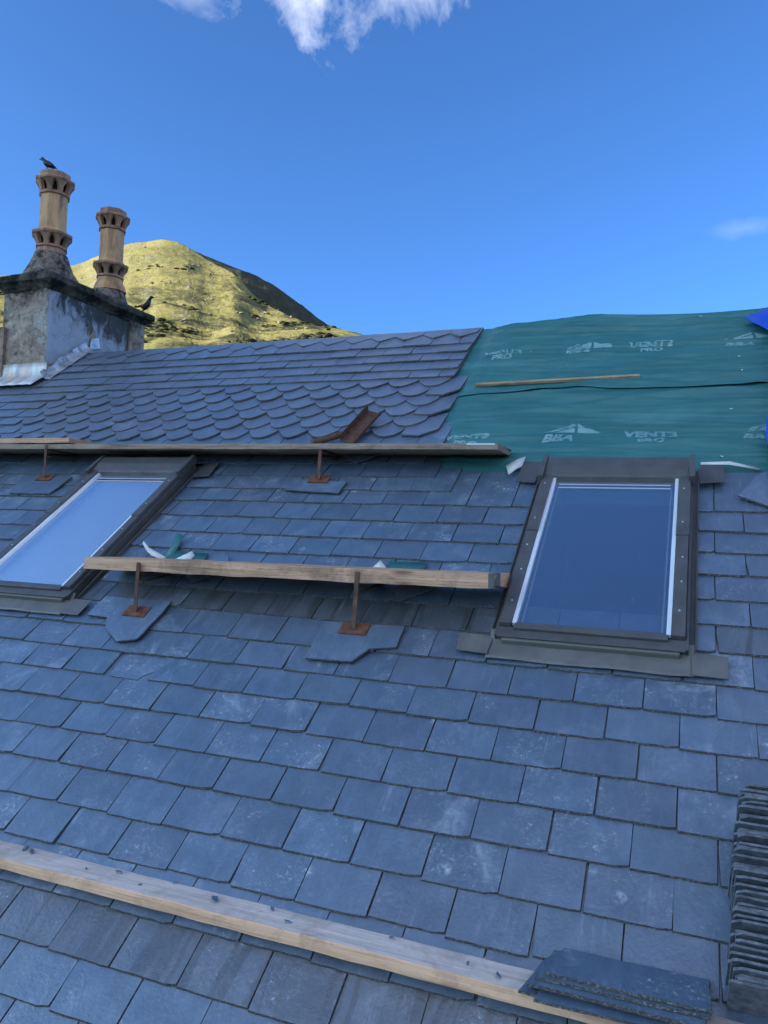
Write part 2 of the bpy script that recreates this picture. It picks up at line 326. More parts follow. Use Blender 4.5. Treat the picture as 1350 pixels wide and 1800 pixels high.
t = NT('mortar_mound'); c = t.mix(t.ramp(t.noise(13, 7, 0.7, 0.4), (0.40, 0.0), (0.60, 1.0)), (0.04, 0.035, 0.03), (0.30, 0.24, 0.18)); t.col(c); t.bump(t.noise(16, 8, 0.7), 1.0, 0.03); MAT['mortar'] = t.set(0.95, 0, 0.2)
def clay(name, a, b):
    t = NT(name); t.shift(3)
    c = t.mix(t.ramp(t.noise(4, 6, 0.6, 0.3, (1, 1, 0.5)), (0.3, 0.0), (0.7, 1.0)), a, b)
    c = t.mix(t.ramp(t.noise(7, 7, 0.7, 0.3, (1.6, 1.6, 0.45)), (0.46, 0.0), (0.68, 0.9)), c, (0.13, 0.08, 0.055))
    t.col(c); t.bump(t.noise(40, 5), 0.25, 0.01); return t.set(0.72, 0, 0.35)
MAT['clay_buff'] = clay('buff_clay', (0.54, 0.275, 0.125), (0.68, 0.41, 0.20))
MAT['clay_red'] = clay('red_clay', (0.30, 0.15, 0.085), (0.50, 0.28, 0.16))
t = NT('pot_inside'); t.col((0.022, 0.018, 0.015)); MAT['pot_dark'] = t.set(0.95, 0, 0.1)
t = NT('bird_feathers'); t.col(t.mix(t.noise(40, 3), (0.010, 0.010, 0.012), (0.025, 0.025, 0.03))); MAT['bird'] = t.set(0.5, 0, 0.4)

# ------------------------------------------------------------------ land: ground, the hill behind, the hillside added behind the camera to shade the house
t = NT('hill_grass')
n1 = t.noise(0.012, 7, 0.6, 0.4); n2 = t.noise(0.06, 8, 0.7, 0.8); n3 = t.noise(0.35, 5, 0.7)
c = t.mix(t.ramp(n1, (0.35, 0.0), (0.62, 1.0)), (0.165, 0.178, 0.050), (0.290, 0.245, 0.085))
c = t.mix(t.ramp(n2, (0.38, 0.0), (0.60, 0.75)), c, (0.27, 0.235, 0.085))
c = t.mix(t.ramp(n3, (0.45, 0.0), (0.68, 0.7)), c, (0.085, 0.088, 0.026))
sep = t.n.new('ShaderNodeSeparateXYZ'); t.l.new(t.tc.outputs['Object'], sep.inputs[0])
low = t.ramp(t.math('DIVIDE', sep.outputs[2], 300.0), (0.50, 1.0), (0.72, 0.5), (0.95, 0.2))
hth = t.math('MULTIPLY', t.ramp(t.noise(0.022, 9, 0.75, 1.0), (0.50, 0.0), (0.58, 1.0)), low)
c = t.mix(hth, c, t.mix(n3, (0.028, 0.036, 0.014), (0.085, 0.08, 0.035)))
geo = t.n.new('ShaderNodeNewGeometry'); sg = t.n.new('ShaderNodeSeparateXYZ'); t.l.new(geo.outputs['Normal'], sg.inputs[0])
rk = t.math('MULTIPLY', t.ramp(sg.outputs[2], (0.74, 1.0), (0.90, 0.0)), t.ramp(t.noise(0.09, 7, 0.7), (0.50, 0.0), (0.58, 1.0)))
c = t.mix(rk, c, t.mix(n3, (0.10, 0.09, 0.075), (0.33, 0.30, 0.26)))
t.col(c); t.bump(t.math('ADD', t.noise(0.12, 8, 0.7), t.math('MULTIPLY', n3, 0.4)), 1.0, 2.5); MAT['hill'] = t.set(0.95, 0, 0.1)
t = NT('valley_grass'); t.col(t.mix(t.noise(0.05, 6, 0.6), (0.06, 0.085, 0.025), (0.13, 0.13, 0.05))); MAT['ground'] = t.set(0.95, 0, 0.1)
t = NT('moor'); t.col(t.mix(t.noise(0.01, 6, 0.6), (0.05, 0.055, 0.02), (0.12, 0.10, 0.045))); MAT['moor'] = t.set(0.95, 0, 0.1)

bm = bm_new(); q = 9000
fs = bm.faces.new([bm.verts.new(p) for p in ((-q, -q, -6), (q, -q, -6), (q, q, -6), (-q, q, -6))])
tag(link('ground', bm_mesh(bm, 'ground'), None, [MAT['ground']]), kind='structure')

def interp(tab, x):
    if x <= tab[0][0]: return tab[0][1]
    for (a, va), (b, vb) in zip(tab, tab[1:]):
        if x <= b:
            k = (x-a)/(b-a); k = k*k*(3-2*k)*0.35 + k*0.65
            return va+(vb-va)*k
    return tab[-1][1]
def terrain(name, tabE, tabD, a0, a1, na, nr, prof, m, rough=1.0, sm=1.0):
    bm = bm_new(); grid = []
    for i in range(na+1):
        a = a0+(a1-a0)*i/na; row = []
        E = sum(interp(tabE, a+k*0.3*sm) for k in range(-4, 5))/9; Dd = sum(interp(tabD, a+k*0.7) for k in range(-4, 5))/9
        for j in range(nr+1):
            s = j/nr*1.55                                   # fraction of the way to the crest; past 1 the back slope
            r = Dd*(0.16+0.84*s) if s <= 1 else Dd*(1+(s-1)*0.9)
            x, y = -math.sin(D2R(a))*r, math.cos(D2R(a))*r
            top = Dd*math.tan(D2R(E))
            z = top*prof(s) if s <= 1 else top*(1-(s-1)**1.6*1.1)
            p = Vector((x, y, 0))
            d = noise.fractal(p/130, 0.9, 2.1, 5)*7*rough
            d += (1-abs(noise.noise(p/38)))**4*noise.noise(p/60+Vector((9, 2, 4)))*9*rough + noise.fractal(p/17, 0.8, 2.0, 4)*2.0*rough
            z += d*min(1, s*2.2)*(0.45 if abs(s-1) < 0.08 else 1)
            row.append(bm.verts.new((x+CAMPOS.x, y+CAMPOS.y, z+CAMPOS.z-5*(1-min(1, s*3)))))
        grid.append(row)
    for i in range(na):
        for j in range(nr):
            bm.faces.new((grid[i][j], grid[i+1][j], grid[i+1][j+1], grid[i][j+1]))
    return tag(link(name, bm_mesh(bm, name, True), None, [m]), kind='structure')
E_HILL = [(0, 0.5), (8, 6), (14, 10.5), (18, 12.8), (21, 14.0), (23.8, 14.85), (25.9, 15.25), (28.1, 16.5), (29.8, 17.73), (32, 18.85), (34, 19.3), (36.5, 19.9), (38.5, 20.25), (40.8, 19.68), (44.6, 17.6), (48, 16.4), (52, 15.6), (58, 13), (66, 9), (75, 3), (80, 0)]
D_HILL = [(0, 900), (20, 960), (30, 1040), (40, 1060), (50, 1060)]
E_SPUR = [(0, 0.5), (8, 6), (14, 10.5), (18, 13.6), (21, 14.5), (23.8, 15.0), (26.1, 15.32), (28.7, 15.85), (31.0, 16.55), (32.5, 17.6), (33.2, 18.35), (34.0, 18.75), (34.9, 19.0), (35.8, 19.45), (36.6, 19.85), (37.4, 20.13), (38.5, 20.27), (40.8, 19.68), (44.6, 17.6), (48, 16.4), (52, 15.6), (58, 13), (66, 9), (75, 3), (80, 0)]
D_SPUR = [(0, 430), (18, 450), (24, 480), (28, 530), (31, 610), (34, 740), (37, 900), (45, 930), (60, 850), (80, 700)]
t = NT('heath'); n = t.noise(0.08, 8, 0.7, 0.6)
t.col(t.ramp(n, (0.3, (0.030, 0.032, 0.018)), (0.55, (0.075, 0.068, 0.038)), (0.75, (0.13, 0.115, 0.075)))); t.bump(t.noise(0.15, 8, 0.7), 1.0, 3.0); MAT['heath'] = t.set(0.95, 0, 0.1)  # dark brown paints shade into the back hill's right flank
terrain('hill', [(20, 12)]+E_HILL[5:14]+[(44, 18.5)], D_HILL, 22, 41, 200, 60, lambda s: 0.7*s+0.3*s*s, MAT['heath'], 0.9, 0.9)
spur = terrain('hill', E_SPUR, D_SPUR, 2, 78, 640, 170, lambda s: 0.72*s+0.28*s*s, MAT['hill'], 0.55, 0.45)
# heather clumps and boulders on the near hill, one uncountable mass each
def scatter(name, m, n, test, r0, r1, flat, seed):
    rg = random.Random(seed); vs = spur.data.vertices; V, F_ = [], []; tries = 0; made = 0
    ico = bm_new(); bmesh.ops.create_icosphere(ico, subdivisions=1, radius=1); iv = [v.co.copy() for v in ico.verts]; fi = [[v.index for v in f.verts] for f in ico.faces]; ico.free()
    while made < n and tries < n*60:
        tries += 1; p = vs[rg.randrange(len(vs))].co; d = p-CAMPOS; a = math.degrees(math.atan2(-d.x, d.y)); el = math.degrees(math.atan2(d.z, math.hypot(d.x, d.y)))
        if not (20 < a < 56 and el > 10) or not test(p, a, el): continue
        made += 1; r = rg.uniform(r0, r1); o = len(V); c = p+Vector((rg.uniform(-2, 2), rg.uniform(-2, 2), 0))
        for q in iv: k = r*rg.uniform(0.7, 1.25); V.append((c.x+q.x*k*1.3, c.y+q.y*k*1.3, c.z+q.z*k*flat))
        F_ += [[o+i for i in f] for f in fi]
    me = bpy.data.meshes.new(name); me.from_pydata(V, [], F_); return link(name, me, None, [m])
t = NT('heather_bush'); t.col(t.mix(t.noise(0.3, 4, 0.6), (0.020, 0.026, 0.010), (0.070, 0.068, 0.030))); MAT['heather'] = t.set(0.95, 0, 0.1)
t = NT('grey_boulder'); t.col(t.mix(t.noise(0.5, 5, 0.6), (0.10, 0.095, 0.08), (0.30, 0.28, 0.25))); MAT['boulder'] = t.set(0.95, 0, 0.1)
def heather_zone(p, a, el):
    k = noise.fractal(Vector((p.x, p.y, 0))/55, 0.8, 2.1, 4)+0.25*noise.noise(Vector((p.x, p.y, 3))/14)
    return k > (0.05 if el < 15.2 else 0.42 if el < 17 else 0.75)-max(0, (39-a)*0.0)
tag(scatter('heather', MAT['heather'], 5200, heather_zone, 0.8, 2.4, 0.6, 3), 'dark heather and low scrub scattered over the sunlit hill', 'heather', None, 'stuff')
def rock_zone(p, a, el):
    k = noise.fractal(Vector((p.x+300, p.y, 5))/40, 0.8, 2.1, 4)
    return k > (0.42 if a > 37 else 0.22)
tag(scatter('boulders', MAT['boulder'], 600, rock_zone, 0.5, 1.5, 0.6, 5), 'grey rocks and small crags scattered over the sunlit hill', 'rocks', None, 'stuff')
E_BACK = [(102, 0), (110, 4), (120, 11), (127, 14.6), (130, 15.0), (133, 14.6), (140, 11), (150, 5), (162, 0)]
D_BACK = [(95, 520), (210, 520)]
terrain('hillside', E_BACK, D_BACK, 102, 162, 90, 40, lambda s: s**1.1, MAT['moor'])  # unseen hill, added and shaped to keep direct sun off the house

# ------------------------------------------------------------------ roof
RX = (PITCH, 0, 0)
U0, U1 = -6.25, 4.2
V0, VR = -1.0, 5.125
SKY = (-0.3265, 2.0); SKY_L = (-0.3265-2.645, 2.01)       # skylight centre line u, base v
def hole(s): return (s[0]-0.255, s[0]+0.255, s[1]+0.05, s[1]+1.06)
# boarded deck with two openings, plus the far slope
bm = bm_new()
hs = [hole(SKY_L), hole(SKY)]
us = sorted([U0, U1]+[h[0] for h in hs]+[h[1] for h in hs]); vs_ = sorted([V0, VR]+[h[2] for h in hs]+[h[3] for h in hs])
for a, b in zip(us, us[1:]):
    for c, d in zip(vs_, vs_[1:]):
        if any(h[0]-1e-6 <= a and b <= h[1]+1e-6 and h[2]-1e-6 <= c and d <= h[3]+1e-6 for h in hs): continue
        bm.faces.new([bm.verts.new(p) for p in ((a, c, -0.012), (b, c, -0.012), (b, d, -0.012), (a, d, -0.012))])
c2, s2 = math.cos(2*PITCH), math.sin(2*PITCH)
bm.faces.new([bm.verts.new(p) for p in ((U0, VR, -0.012), (U1, VR, -0.012), (U1, VR+5.5*c2, -5.5*s2), (U0, VR+5.5*c2, -5.5*s2))])
bmesh.ops.remove_doubles(bm, verts=bm.verts[:], dist=1e-5)
roof = tag(link('roof', bm_mesh(bm, 'roof'), None, [MAT['deck']], rot=RX), 'grey slate roof slope with half-finished re-slating below the ridge', None, None, 'structure')

# ---- slate meshes
def rag(a, b, n, amp):
    return [(a[0]+(b[0]-a[0])*i/n+(rnd.uniform(-amp, amp) if 0 < i else 0), a[1]+(b[1]-a[1])*i/n+(rnd.uniform(-amp, amp) if 0 < i else 0)) for i in range(n)]
def outline(w, L, kind):
    h = w/2; g = 0.0009; j = lambda: rnd.uniform(-0.0013, 0.0013)
    if kind == 'rect':
        cl = rnd.choice((0, 0, 0, 0.003, 0.007)); cr_ = rnd.choice((0, 0, 0, 0.004, 0.009))
        pts = rag((-h+cl+0.001, j()), (h-cr_, j()), 7, g)
        pts += rag((h, cr_*0.8+0.001+j()), (h+j(), L), 4, g*0.8)
        pts += [(h+j(), L)]+[(-h+j(), L)]+rag((-h+j(), L*0.75), (-h, cl*0.8+0.001), 3, g*0.8)
    elif kind == 'scallop':
        e = w*rnd.uniform(0.40, 0.50); pts = []; pw = rnd.uniform(1.7, 2.7); sk = rnd.uniform(-0.12, 0.12)
        ks = [-1+2*i/12 for i in range(13)] if rnd.random() < 0.45 else [-1, -0.82, -0.45, -0.12, 0.2, 0.5, 0.84, 1]
        for k in ks:
            kk = k+sk*(1-k*k); pts.append((kk*h, e*(abs(k)**pw)+rnd.uniform(-0.003, 0.003)))
        pts += [(h, L*0.5), (h, L), (-h, L), (-h, L*0.5)]
    elif kind == 'point':
        e = w*0.46; b = w*0.04
        pts = rag((-b, 0), (b+0.001, 0), 1, g)+rag((b, 0), (h, e), 4, g)+[(h, e), (h, L), (-h, L)]+rag((-h, e), (-b, 0.0), 4, g)
    elif kind == 'clip':
        pts = rag((-h, 0.012), (h*0.1, 0.0), 4, g)+rag((h*0.1, 0.0), (h, w*0.42), 4, g)+[(h, w*0.42), (h, L), (-h, L)]
    return pts
def slate_mesh(w, L, t, kind, m):
    bm = bm_new(); prism(bm, outline(w, L, kind), 0.0, t, 0.0022, 1, 0, 0.0008)
    me = bm_mesh(bm, 'slate'); me.materials.append(m); me.materials.append(MAT['slate_edge']); return me
POOL = {}
def pooled(kind, w, L, t, mk, n=14):
    key = (kind, round(w, 3), round(L, 3), mk)
    if key not in POOL: POOL[key] = [slate_mesh(w, L, t, kind, MAT[mk]) for _ in range(n)]
    return rnd.choice(POOL[key])
def px_of(u, v, h):
    d = (u, v, h-CAMH)
    x, y, z = (sum(CR[i][k]*d[k] for k in range(3)) for i in range(3))
    if z < 0.2: return None
    return 675+1360*x/z, 900+1360*y/z
def in_view(u, v, w, e, pad=12):
    for du in (-w/2, 0, w/2):
        for dv in (0, e/2, e):
            p = px_of(u+du, v+dv, 0.02)
            if p and -pad < p[0] < 1350+pad and -pad < p[1] < 1800+pad: return True
    return False
OLD = {-8: -0.55, -7: -0.42, -6: -0.285, -5: -0.15, -4: -0.015, -3: 0.12, -2: 0.255, -1: 0.385, 0: 0.517, 1: 0.650, 2: 0.796, 3: 0.937, 4: 1.070, 5: 1.215, 6: 1.351, 7: 1.490, 8: 1.627, 9: 1.761, 10: 1.897, 11: 2.046,
       12: 2.185, 13: 2.315, 14: 2.458, 15: 2.593, 16: 2.736, 17: 2.875, 18: 2.995, 19: 3.123, 20: 3.255, 21: 3.395}
NEW = [('F', 6, 3.535), ('F', 5, 3.654), ('F', 4, 3.786), ('F', 3, 3.904), ('F', 2, 4.036), ('F', 1, 4.165), ('S', 5, 4.300), ('S', 4, 4.418), ('S', 3, 4.556), ('S', 2, 4.684), ('S', 1, 4.820), ('R', 0, 4.937)]
parts = []     # (name, u, v, w, L, kind, mat, lift, area)
def skyblocks(v):
    out = []
    for s, hi in ((SKY, 1.2), (SKY_L, 1.2)):
        if s[1]+0.02 < v < s[1]+hi: out.append((s[0]-0.345, s[0]+0.345))
    return out
def clipspan(a, b, blocks):
    for c, d in blocks:
        if b <= c or a >= d: continue
        if a >= c and b <= d: return None
        if a < c: b = min(b, c)
        else: a = max(a, d)
    return (a, b) if b-a > 0.028 else None
T_OLD = 0.0078
for k, v in OLD.items():
    pw = 0.2155 if k <= 12 else 0.2128
    ph = -0.02 if k % 2 == 0 else 0.085
    right = {18: -1.08, 19: -1.20, 20: -1.30, 21: -1.25}.get(k, U1)
    i0 = int((U0-ph)/pw)-1
    for i in range(i0, int((right-ph)/pw)+2):
        a, b = ph+i*pw, ph+(i+1)*pw
        if a < U0-0.02 or a > right-0.06: continue
        b = min(b, right) if k >= 18 else b
        sp = clipspan(a, b, skyblocks(v))
        if sp is None: continue
        a, b = sp
        if k == 8 and abs((a+b)/2+2.042) < 0.05: continue              # the broken one is built below
        mk = 'slate'
        if k in (1, 11) and (b-a) > 0.1: mk = 'slate_wet'
        parts.append(('slate', (a+b)/2, v, b-a, 0.33, 'rect', mk, 0.0185))
for typ, k, v in NEW:
    pw = 0.2045
    odd = (k % 2 == 1)
    if typ == 'S': ph = -1.51 if odd else -1.41
    elif typ == 'R': ph = -1.42
    else: ph = -1.425 if odd else -1.52
    first = 0
    if typ == 'S' and odd: first = 1                                     # an extra end slate so the edge runs true
    if typ == 'F' and not odd: first = 1
    for i in range(first-1, -26, -1):
        a, b = ph+i*pw, ph+(i+1)*pw
        if first and i == 0: b = ph+(0.105 if typ == 'S' else 0.20)
        if b < U0: break
        if typ == 'S' and odd and i == 0: a, b = ph, ph+0.105
        if v > 4.45 and b > -5.54 and a < -4.97:
            sp = clipspan(a, b, [(-5.53, -4.98)])
            if sp is None: continue
            a, b = sp
        kind, nm = 'rect', 'new_slate'
        if typ == 'F' and (a+b)/2 > -4.5-0.06*(k % 2): kind, nm = 'scallop', 'scalloped_slate'
        if typ == 'F' and i == 0: kind, nm = 'clip', 'new_slate'
        if typ == 'R': kind, nm = 'point', 'pointed_slate'
        L = 0.30 if v < 4.75 else VR-v+0.01
        parts.append((nm, (a+b)/2, v, b-a, L, kind, 'slate_new', 0.0225))
far = bm_new()
n_old = sum(1 for p in parts if p[0] == 'slate' and in_view(p[1], p[2], p[3], 0.137))
def size_px(p):
    q = [px_of(p[1]+a*p[3]/2, p[2]+b*0.137, 0.02) for a, b in ((-1, 0), (1, 0), (1, 1), (-1, 1))]
    if None in q: return 0
    return abs(sum(q[i][0]*q[(i+1) % 4][1]-q[(i+1) % 4][0]*q[i][1] for i in range(4)))/2
seen_old = sorted([p for p in parts if p[0] == 'slate' and in_view(p[1], p[2], p[3], 0.137)], key=size_px, reverse=True)
keep = set(id(p) for p in seen_old[:300])
for p in parts:
    nm, u, v, w, L, kind, mk, lift = p
    t_ = T_OLD*rnd.uniform(0.85, 1.2)
    jit = 0.0035 if nm == 'slate' else 0.004
    gap = 0.0045 if nm == 'slate' else 0.003
    std = abs(w-0.2155) < 0.004 or abs(w-0.2045) < 0.001
    me = pooled(kind, round(w-gap, 3), L, T_OLD if nm == 'slate' else 0.0092, mk, 14 if std else 2)
    lf = lift+rnd.uniform(-0.0008, 0.0022)*(1 if nm == 'slate' else 2)
    loc = Vector((u+rnd.uniform(-0.0015, 0.0015), v+rnd.uniform(-jit, jit), lf))
    rot = Euler((-math.asin(lf/L)+rnd.uniform(-0.003, 0.001), rnd.uniform(-0.006, 0.006), rnd.uniform(-0.0035, 0.0035)))
    if nm == 'slate' and id(p) not in keep or nm != 'slate' and not in_view(u, v, w, 0.137, 30):
        tmp = me.copy(); tmp.transform(Matrix.Translation(loc) @ rot.to_matrix().to_4x4())
        n0 = len(far.faces); far.from_mesh(tmp); bpy.data.meshes.remove(tmp)
        continue
    link(nm, me, roof, loc=loc, rot=rot)
me = bpy.data.meshes.new('slate_courses'); far.to_mesh(me); far.free()
me.materials.append(MAT['slate']); me.materials.append(MAT['slate_edge'])
tag(link('slate_courses', me, roof), kind='stuff')
print('old slates in view', n_old, 'all', len(parts))

# ---- single slates with their own outline: given as roof coordinates
def poly_slate(name, pts, h, t=0.007, parent=None, m='slate', tilt=0.0):
    cx = sum(p[0] for p in pts)/len(pts); cy = sum(p[1] for p in pts)/len(pts)
    area = sum(pts[i][0]*pts[(i+1) % len(pts)][1]-pts[(i+1) % len(pts)][0]*pts[i][1] for i in range(len(pts)))
    if area < 0: pts = pts[::-1]
    loc = [(p[0]-cx, p[1]-cy) for p in pts]; ring = []
    for i in range(len(loc)): ring += rag(loc[i], loc[(i+1) % len(loc)], 4, 0.0012)
    bm = bm_new(); prism(bm, ring, 0, t, 0.0015, 1, 0, 0.0008)
    me = bm_mesh(bm, name); me.materials.append(MAT[m]); me.materials.append(MAT['slate_edge'])
    if parent is not None: return link(name, me, parent, loc=(cx, cy, h), rot=(tilt, 0, 0))
    return link(name, me, None, loc=W(cx, cy, h), rot=(PITCH+tilt, 0, 0))
br = poly_slate('slate', [(-2.148, 1.627), (-2.005, 1.622), (-1.992, 1.650), (-1.935, 1.70), (-1.936, 1.95), (-2.148, 1.95)], 0.0085, 0.0075, roof, tilt=-0.05)
br['label'] = 'old slate with its lower right corner broken away'

# ------------------------------------------------------------------ roofing membrane, two sheets, with its print
def mem_h(u, v, upper):
    m = min(1.0, max(0.0, (v-3.17)/0.10))*min(1.0, max(0.0, (u+1.31)/0.14))
    w = noise.noise(Vector((u*0.9, v*7.0, 1.7)))*0.011 + noise.noise(Vector((u*1.7+v*0.8, v*19.0, 5.1)))*0.005
    w += noise.noise(Vector((u*1.6-v*2.6, v*4+u*2.4, 8.3)))*0.006
    r = noise.noise(Vector((u*0.7+3, v*5.2-u*0.9, 2.2))); w += max(0.0, 1-abs(r)*9)*0.012
    r = noise.noise(Vector((u*0.5-1, v*9+u*0.7, 6.2))); w += max(0.0, 1-abs(r)*8)*0.013
    r = noise.noise(Vector((u*0.35+7, v*13+u*0.4, 3.3))); w -= max(0.0, 1-abs(r)*10)*0.010
    h = 0.004+m*(0.010+w)
    if upper:
        h += 0.008 + 0.016*max(0.0, 1-(v-4.05)/0.05)*max(0.0, noise.noise(Vector((u*2.2, 0, 3)))+0.25)*m
        h += 0.03*math.exp(-((u+0.62)/0.35)**2)*max(0.0, (v-4.9)/0.23)
        return h if m > 0.02 else min(h, 0.003)
    return h
def lap_v(u): return 4.05+0.03*math.exp(-((u+0.62)/0.18)**2)+0.006*noise.noise(Vector((u*3, 1, 1)))
def sheet(name, v0f, v1f, upper, nu=150, nv=105):
    bm = bm_new(); g = []
    for i in range(nu+1):
        u = -1.75+(2.7+1.75)*i/nu; row = []
        a, b = v0f(u), v1f(u)
        for j in range(nv+1):
            v = a+(b-a)*j/nv
            if upper and v > VR:
                s = v-VR; hh = mem_h(u, VR, True); row.append(bm.verts.new((u, VR+s*c2+hh*0.2, hh-s*s2)))
            else: row.append(bm.verts.new((u, v, mem_h(u, v, upper))))
        g.append(row)
    for i in range(nu):
        for j in range(nv): bm.faces.new((g[i][j], g[i+1][j], g[i+1][j+1], g[i][j+1]))
    me = bm_mesh(bm, name, True); o = link(name, me, None, [MAT['membrane']], rot=RX)
    md = o.modifiers.new('thickness', 'SOLIDIFY'); md.thickness = 0.0012; md.offset = -1
    return o
low = sheet('roofing_membrane', lambda u: 2.95, lambda u: 4.16, False)
tag(low, 'lower sheet of green printed roofing membrane above the right skylight', 'membrane')
upp = sheet('roofing_membrane', lap_v, lambda u: VR+0.4, True)
tag(upp, 'upper sheet of green printed roofing membrane folded over the ridge', 'membrane')

def conform(bm, upper, lift=0.0035):
    bmesh.ops.triangulate(bm, faces=bm.faces[:])
    for _ in range(4):
        es = [e for e in bm.edges if e.calc_length() > 0.012]
        if es: bmesh.ops.subdivide_edges(bm, edges=es, cuts=1); bmesh.ops.triangulate(bm, faces=bm.faces[:])
    for v in bm.verts: v.co.z = mem_h(v.co.x, v.co.y, upper)+lift
def text_part(name, txt, u, v, width, height, parent, upper, shear=0.0, bold=0.0):
    cu = bpy.data.curves.new(name, 'FONT'); cu.body = txt; cu.size = 1; cu.offset = bold; cu.shear = shear; cu.resolution_u = 3
    o = bpy.data.objects.new(name, cu); COL.objects.link(o); bpy.context.view_layer.update()
    me = bpy.data.meshes.new_from_object(o); COL.objects.unlink(o); bpy.data.objects.remove(o)
    xs = [q.co.x for q in me.vertices]; ys = [q.co.y for q in me.vertices]
    x0, x1, y0, y1 = min(xs), max(xs), min(ys), max(ys)
    for q in me.vertices: q.co = ((q.co.x-x0)/(x1-x0)*width+u, (q.co.y-y0)/(y1-y0)*height+v, 0)
    bm = bm_new(); bm.from_mesh(me); bpy.data.meshes.remove(me); conform(bm, upper)
    return link(name, bm_mesh(bm, name), parent, [MAT['print']])
def roof_logo(u, v, parent, upper, w=0.285, h=0.09):
    bm = bm_new()
    def poly(pts): bm.faces.new([bm.verts.new((u+a*w, v+b*h, 0)) for a, b in pts])
    poly([(0, 0), (0.52, 1.0), (0.56, 0.84), (0.09, 0.0)])
    poly([(0.58, 1.0), (1.0, 0.14), (1.0, 0.0), (0.62, 0.0), (0.62, 0.10), (0.60, 0.78)])
    poly([(0.16, 0.0), (0.50, 0.62), (0.56, 0.62), (0.56, 0.0)])
    conform(bm, upper); return link('printed_emblem', bm_mesh(bm, 'printed_emblem'), parent, [MAT['print']])
for upper, par, vb, us_b, us_v in ((False, low, 3.478, (-0.728, 0.207, 1.14), (-1.268, -0.33, 0.605, 1.54)), (True, upp, 4.565, (-0.764, 0.15, 1.07), (-1.29, -0.384, 0.53, 1.45))):
    for u in us_b:
        text_part('printed_lettering', 'BBA', u, vb, 0.158, 0.058, par, upper, 0.25, 0.035)
        roof_logo(u-0.005, vb+0.078, par, upper)
    for u in us_v:
        text_part('printed_lettering', 'VENT3', u, vb+0.034, 0.253, 0.064, par, upper, 0.0, 0.04)
        text_part('printed_lettering', 'PRO', u+0.072, vb-0.03, 0.128, 0.050, par, upper, 0.0, 0.035)

# batten lying on the membrane
b = empty('batten', W(-0.76, 4.167, mem_h(-0.76, 4.16, True)+0.004), (PITCH, 0, 0)); b.rotation_euler = (Matrix.Rotation(PITCH, 3, 'X') @ Matrix.Rotation(0.031, 3, 'Z')).to_euler()
bm = bm_new(); add_box(bm, -0.47, 0.47, -0.011, 0.011, 0, 0.016, 0, 0.0015)
for vtx in bm.verts: vtx.co.z += 0.002*math.sin(vtx.co.x*3)
batten = link('batten', bm_mesh(bm, 'batten'), None, [MAT['batten']]); batten.matrix_world = b.matrix_basis.copy(); bpy.data.objects.remove(b)
tag(batten, 'thin pale wooden batten lying on the green membrane', 'batten')

# blue tarpaulin at the right
bm = bm_new(); g = []
for j in range(61):
    v = 3.10+(5.02-3.10)*j/60
    edge = 0.305 + 0.02*noise.noise(Vector((v*3, 0, 0)))+max(0, v-3.4)*0.085
    if v > 4.45: edge = 0.43-(v-4.45)*0.42
    if v > 4.86: edge = 0.258+(v-4.86)*1.2
    row = []
    for i in range(50):
        u = edge+(1.9-edge)*(i/49)**1.5
        hh = 0.075+0.022*noise.noise(Vector((u*4, v*3, 1)))+0.012*noise.noise(Vector((u*11, v*9, 4)))+0.035*math.exp(-((u-edge)/0.03)**2)*max(0, noise.noise(Vector((v*4, 7, 2)))+0.4)
        row.append(bm.verts.new((u, v, hh)))
    g.append(row)
for j in range(60):
    for i in range(49): bm.faces.new((g[j][i], g[j][i+1], g[j+1][i+1], g[j+1][i]))
tp = link('tarpaulin', bm_mesh(bm, 'tarpaulin', True), None, [MAT['tarp']], rot=RX)
md = tp.modifiers.new('thickness', 'SOLIDIFY'); md.thickness = 0.003
tag(tp, 'blue plastic tarpaulin over the green membrane at the right edge', 'tarpaulin')

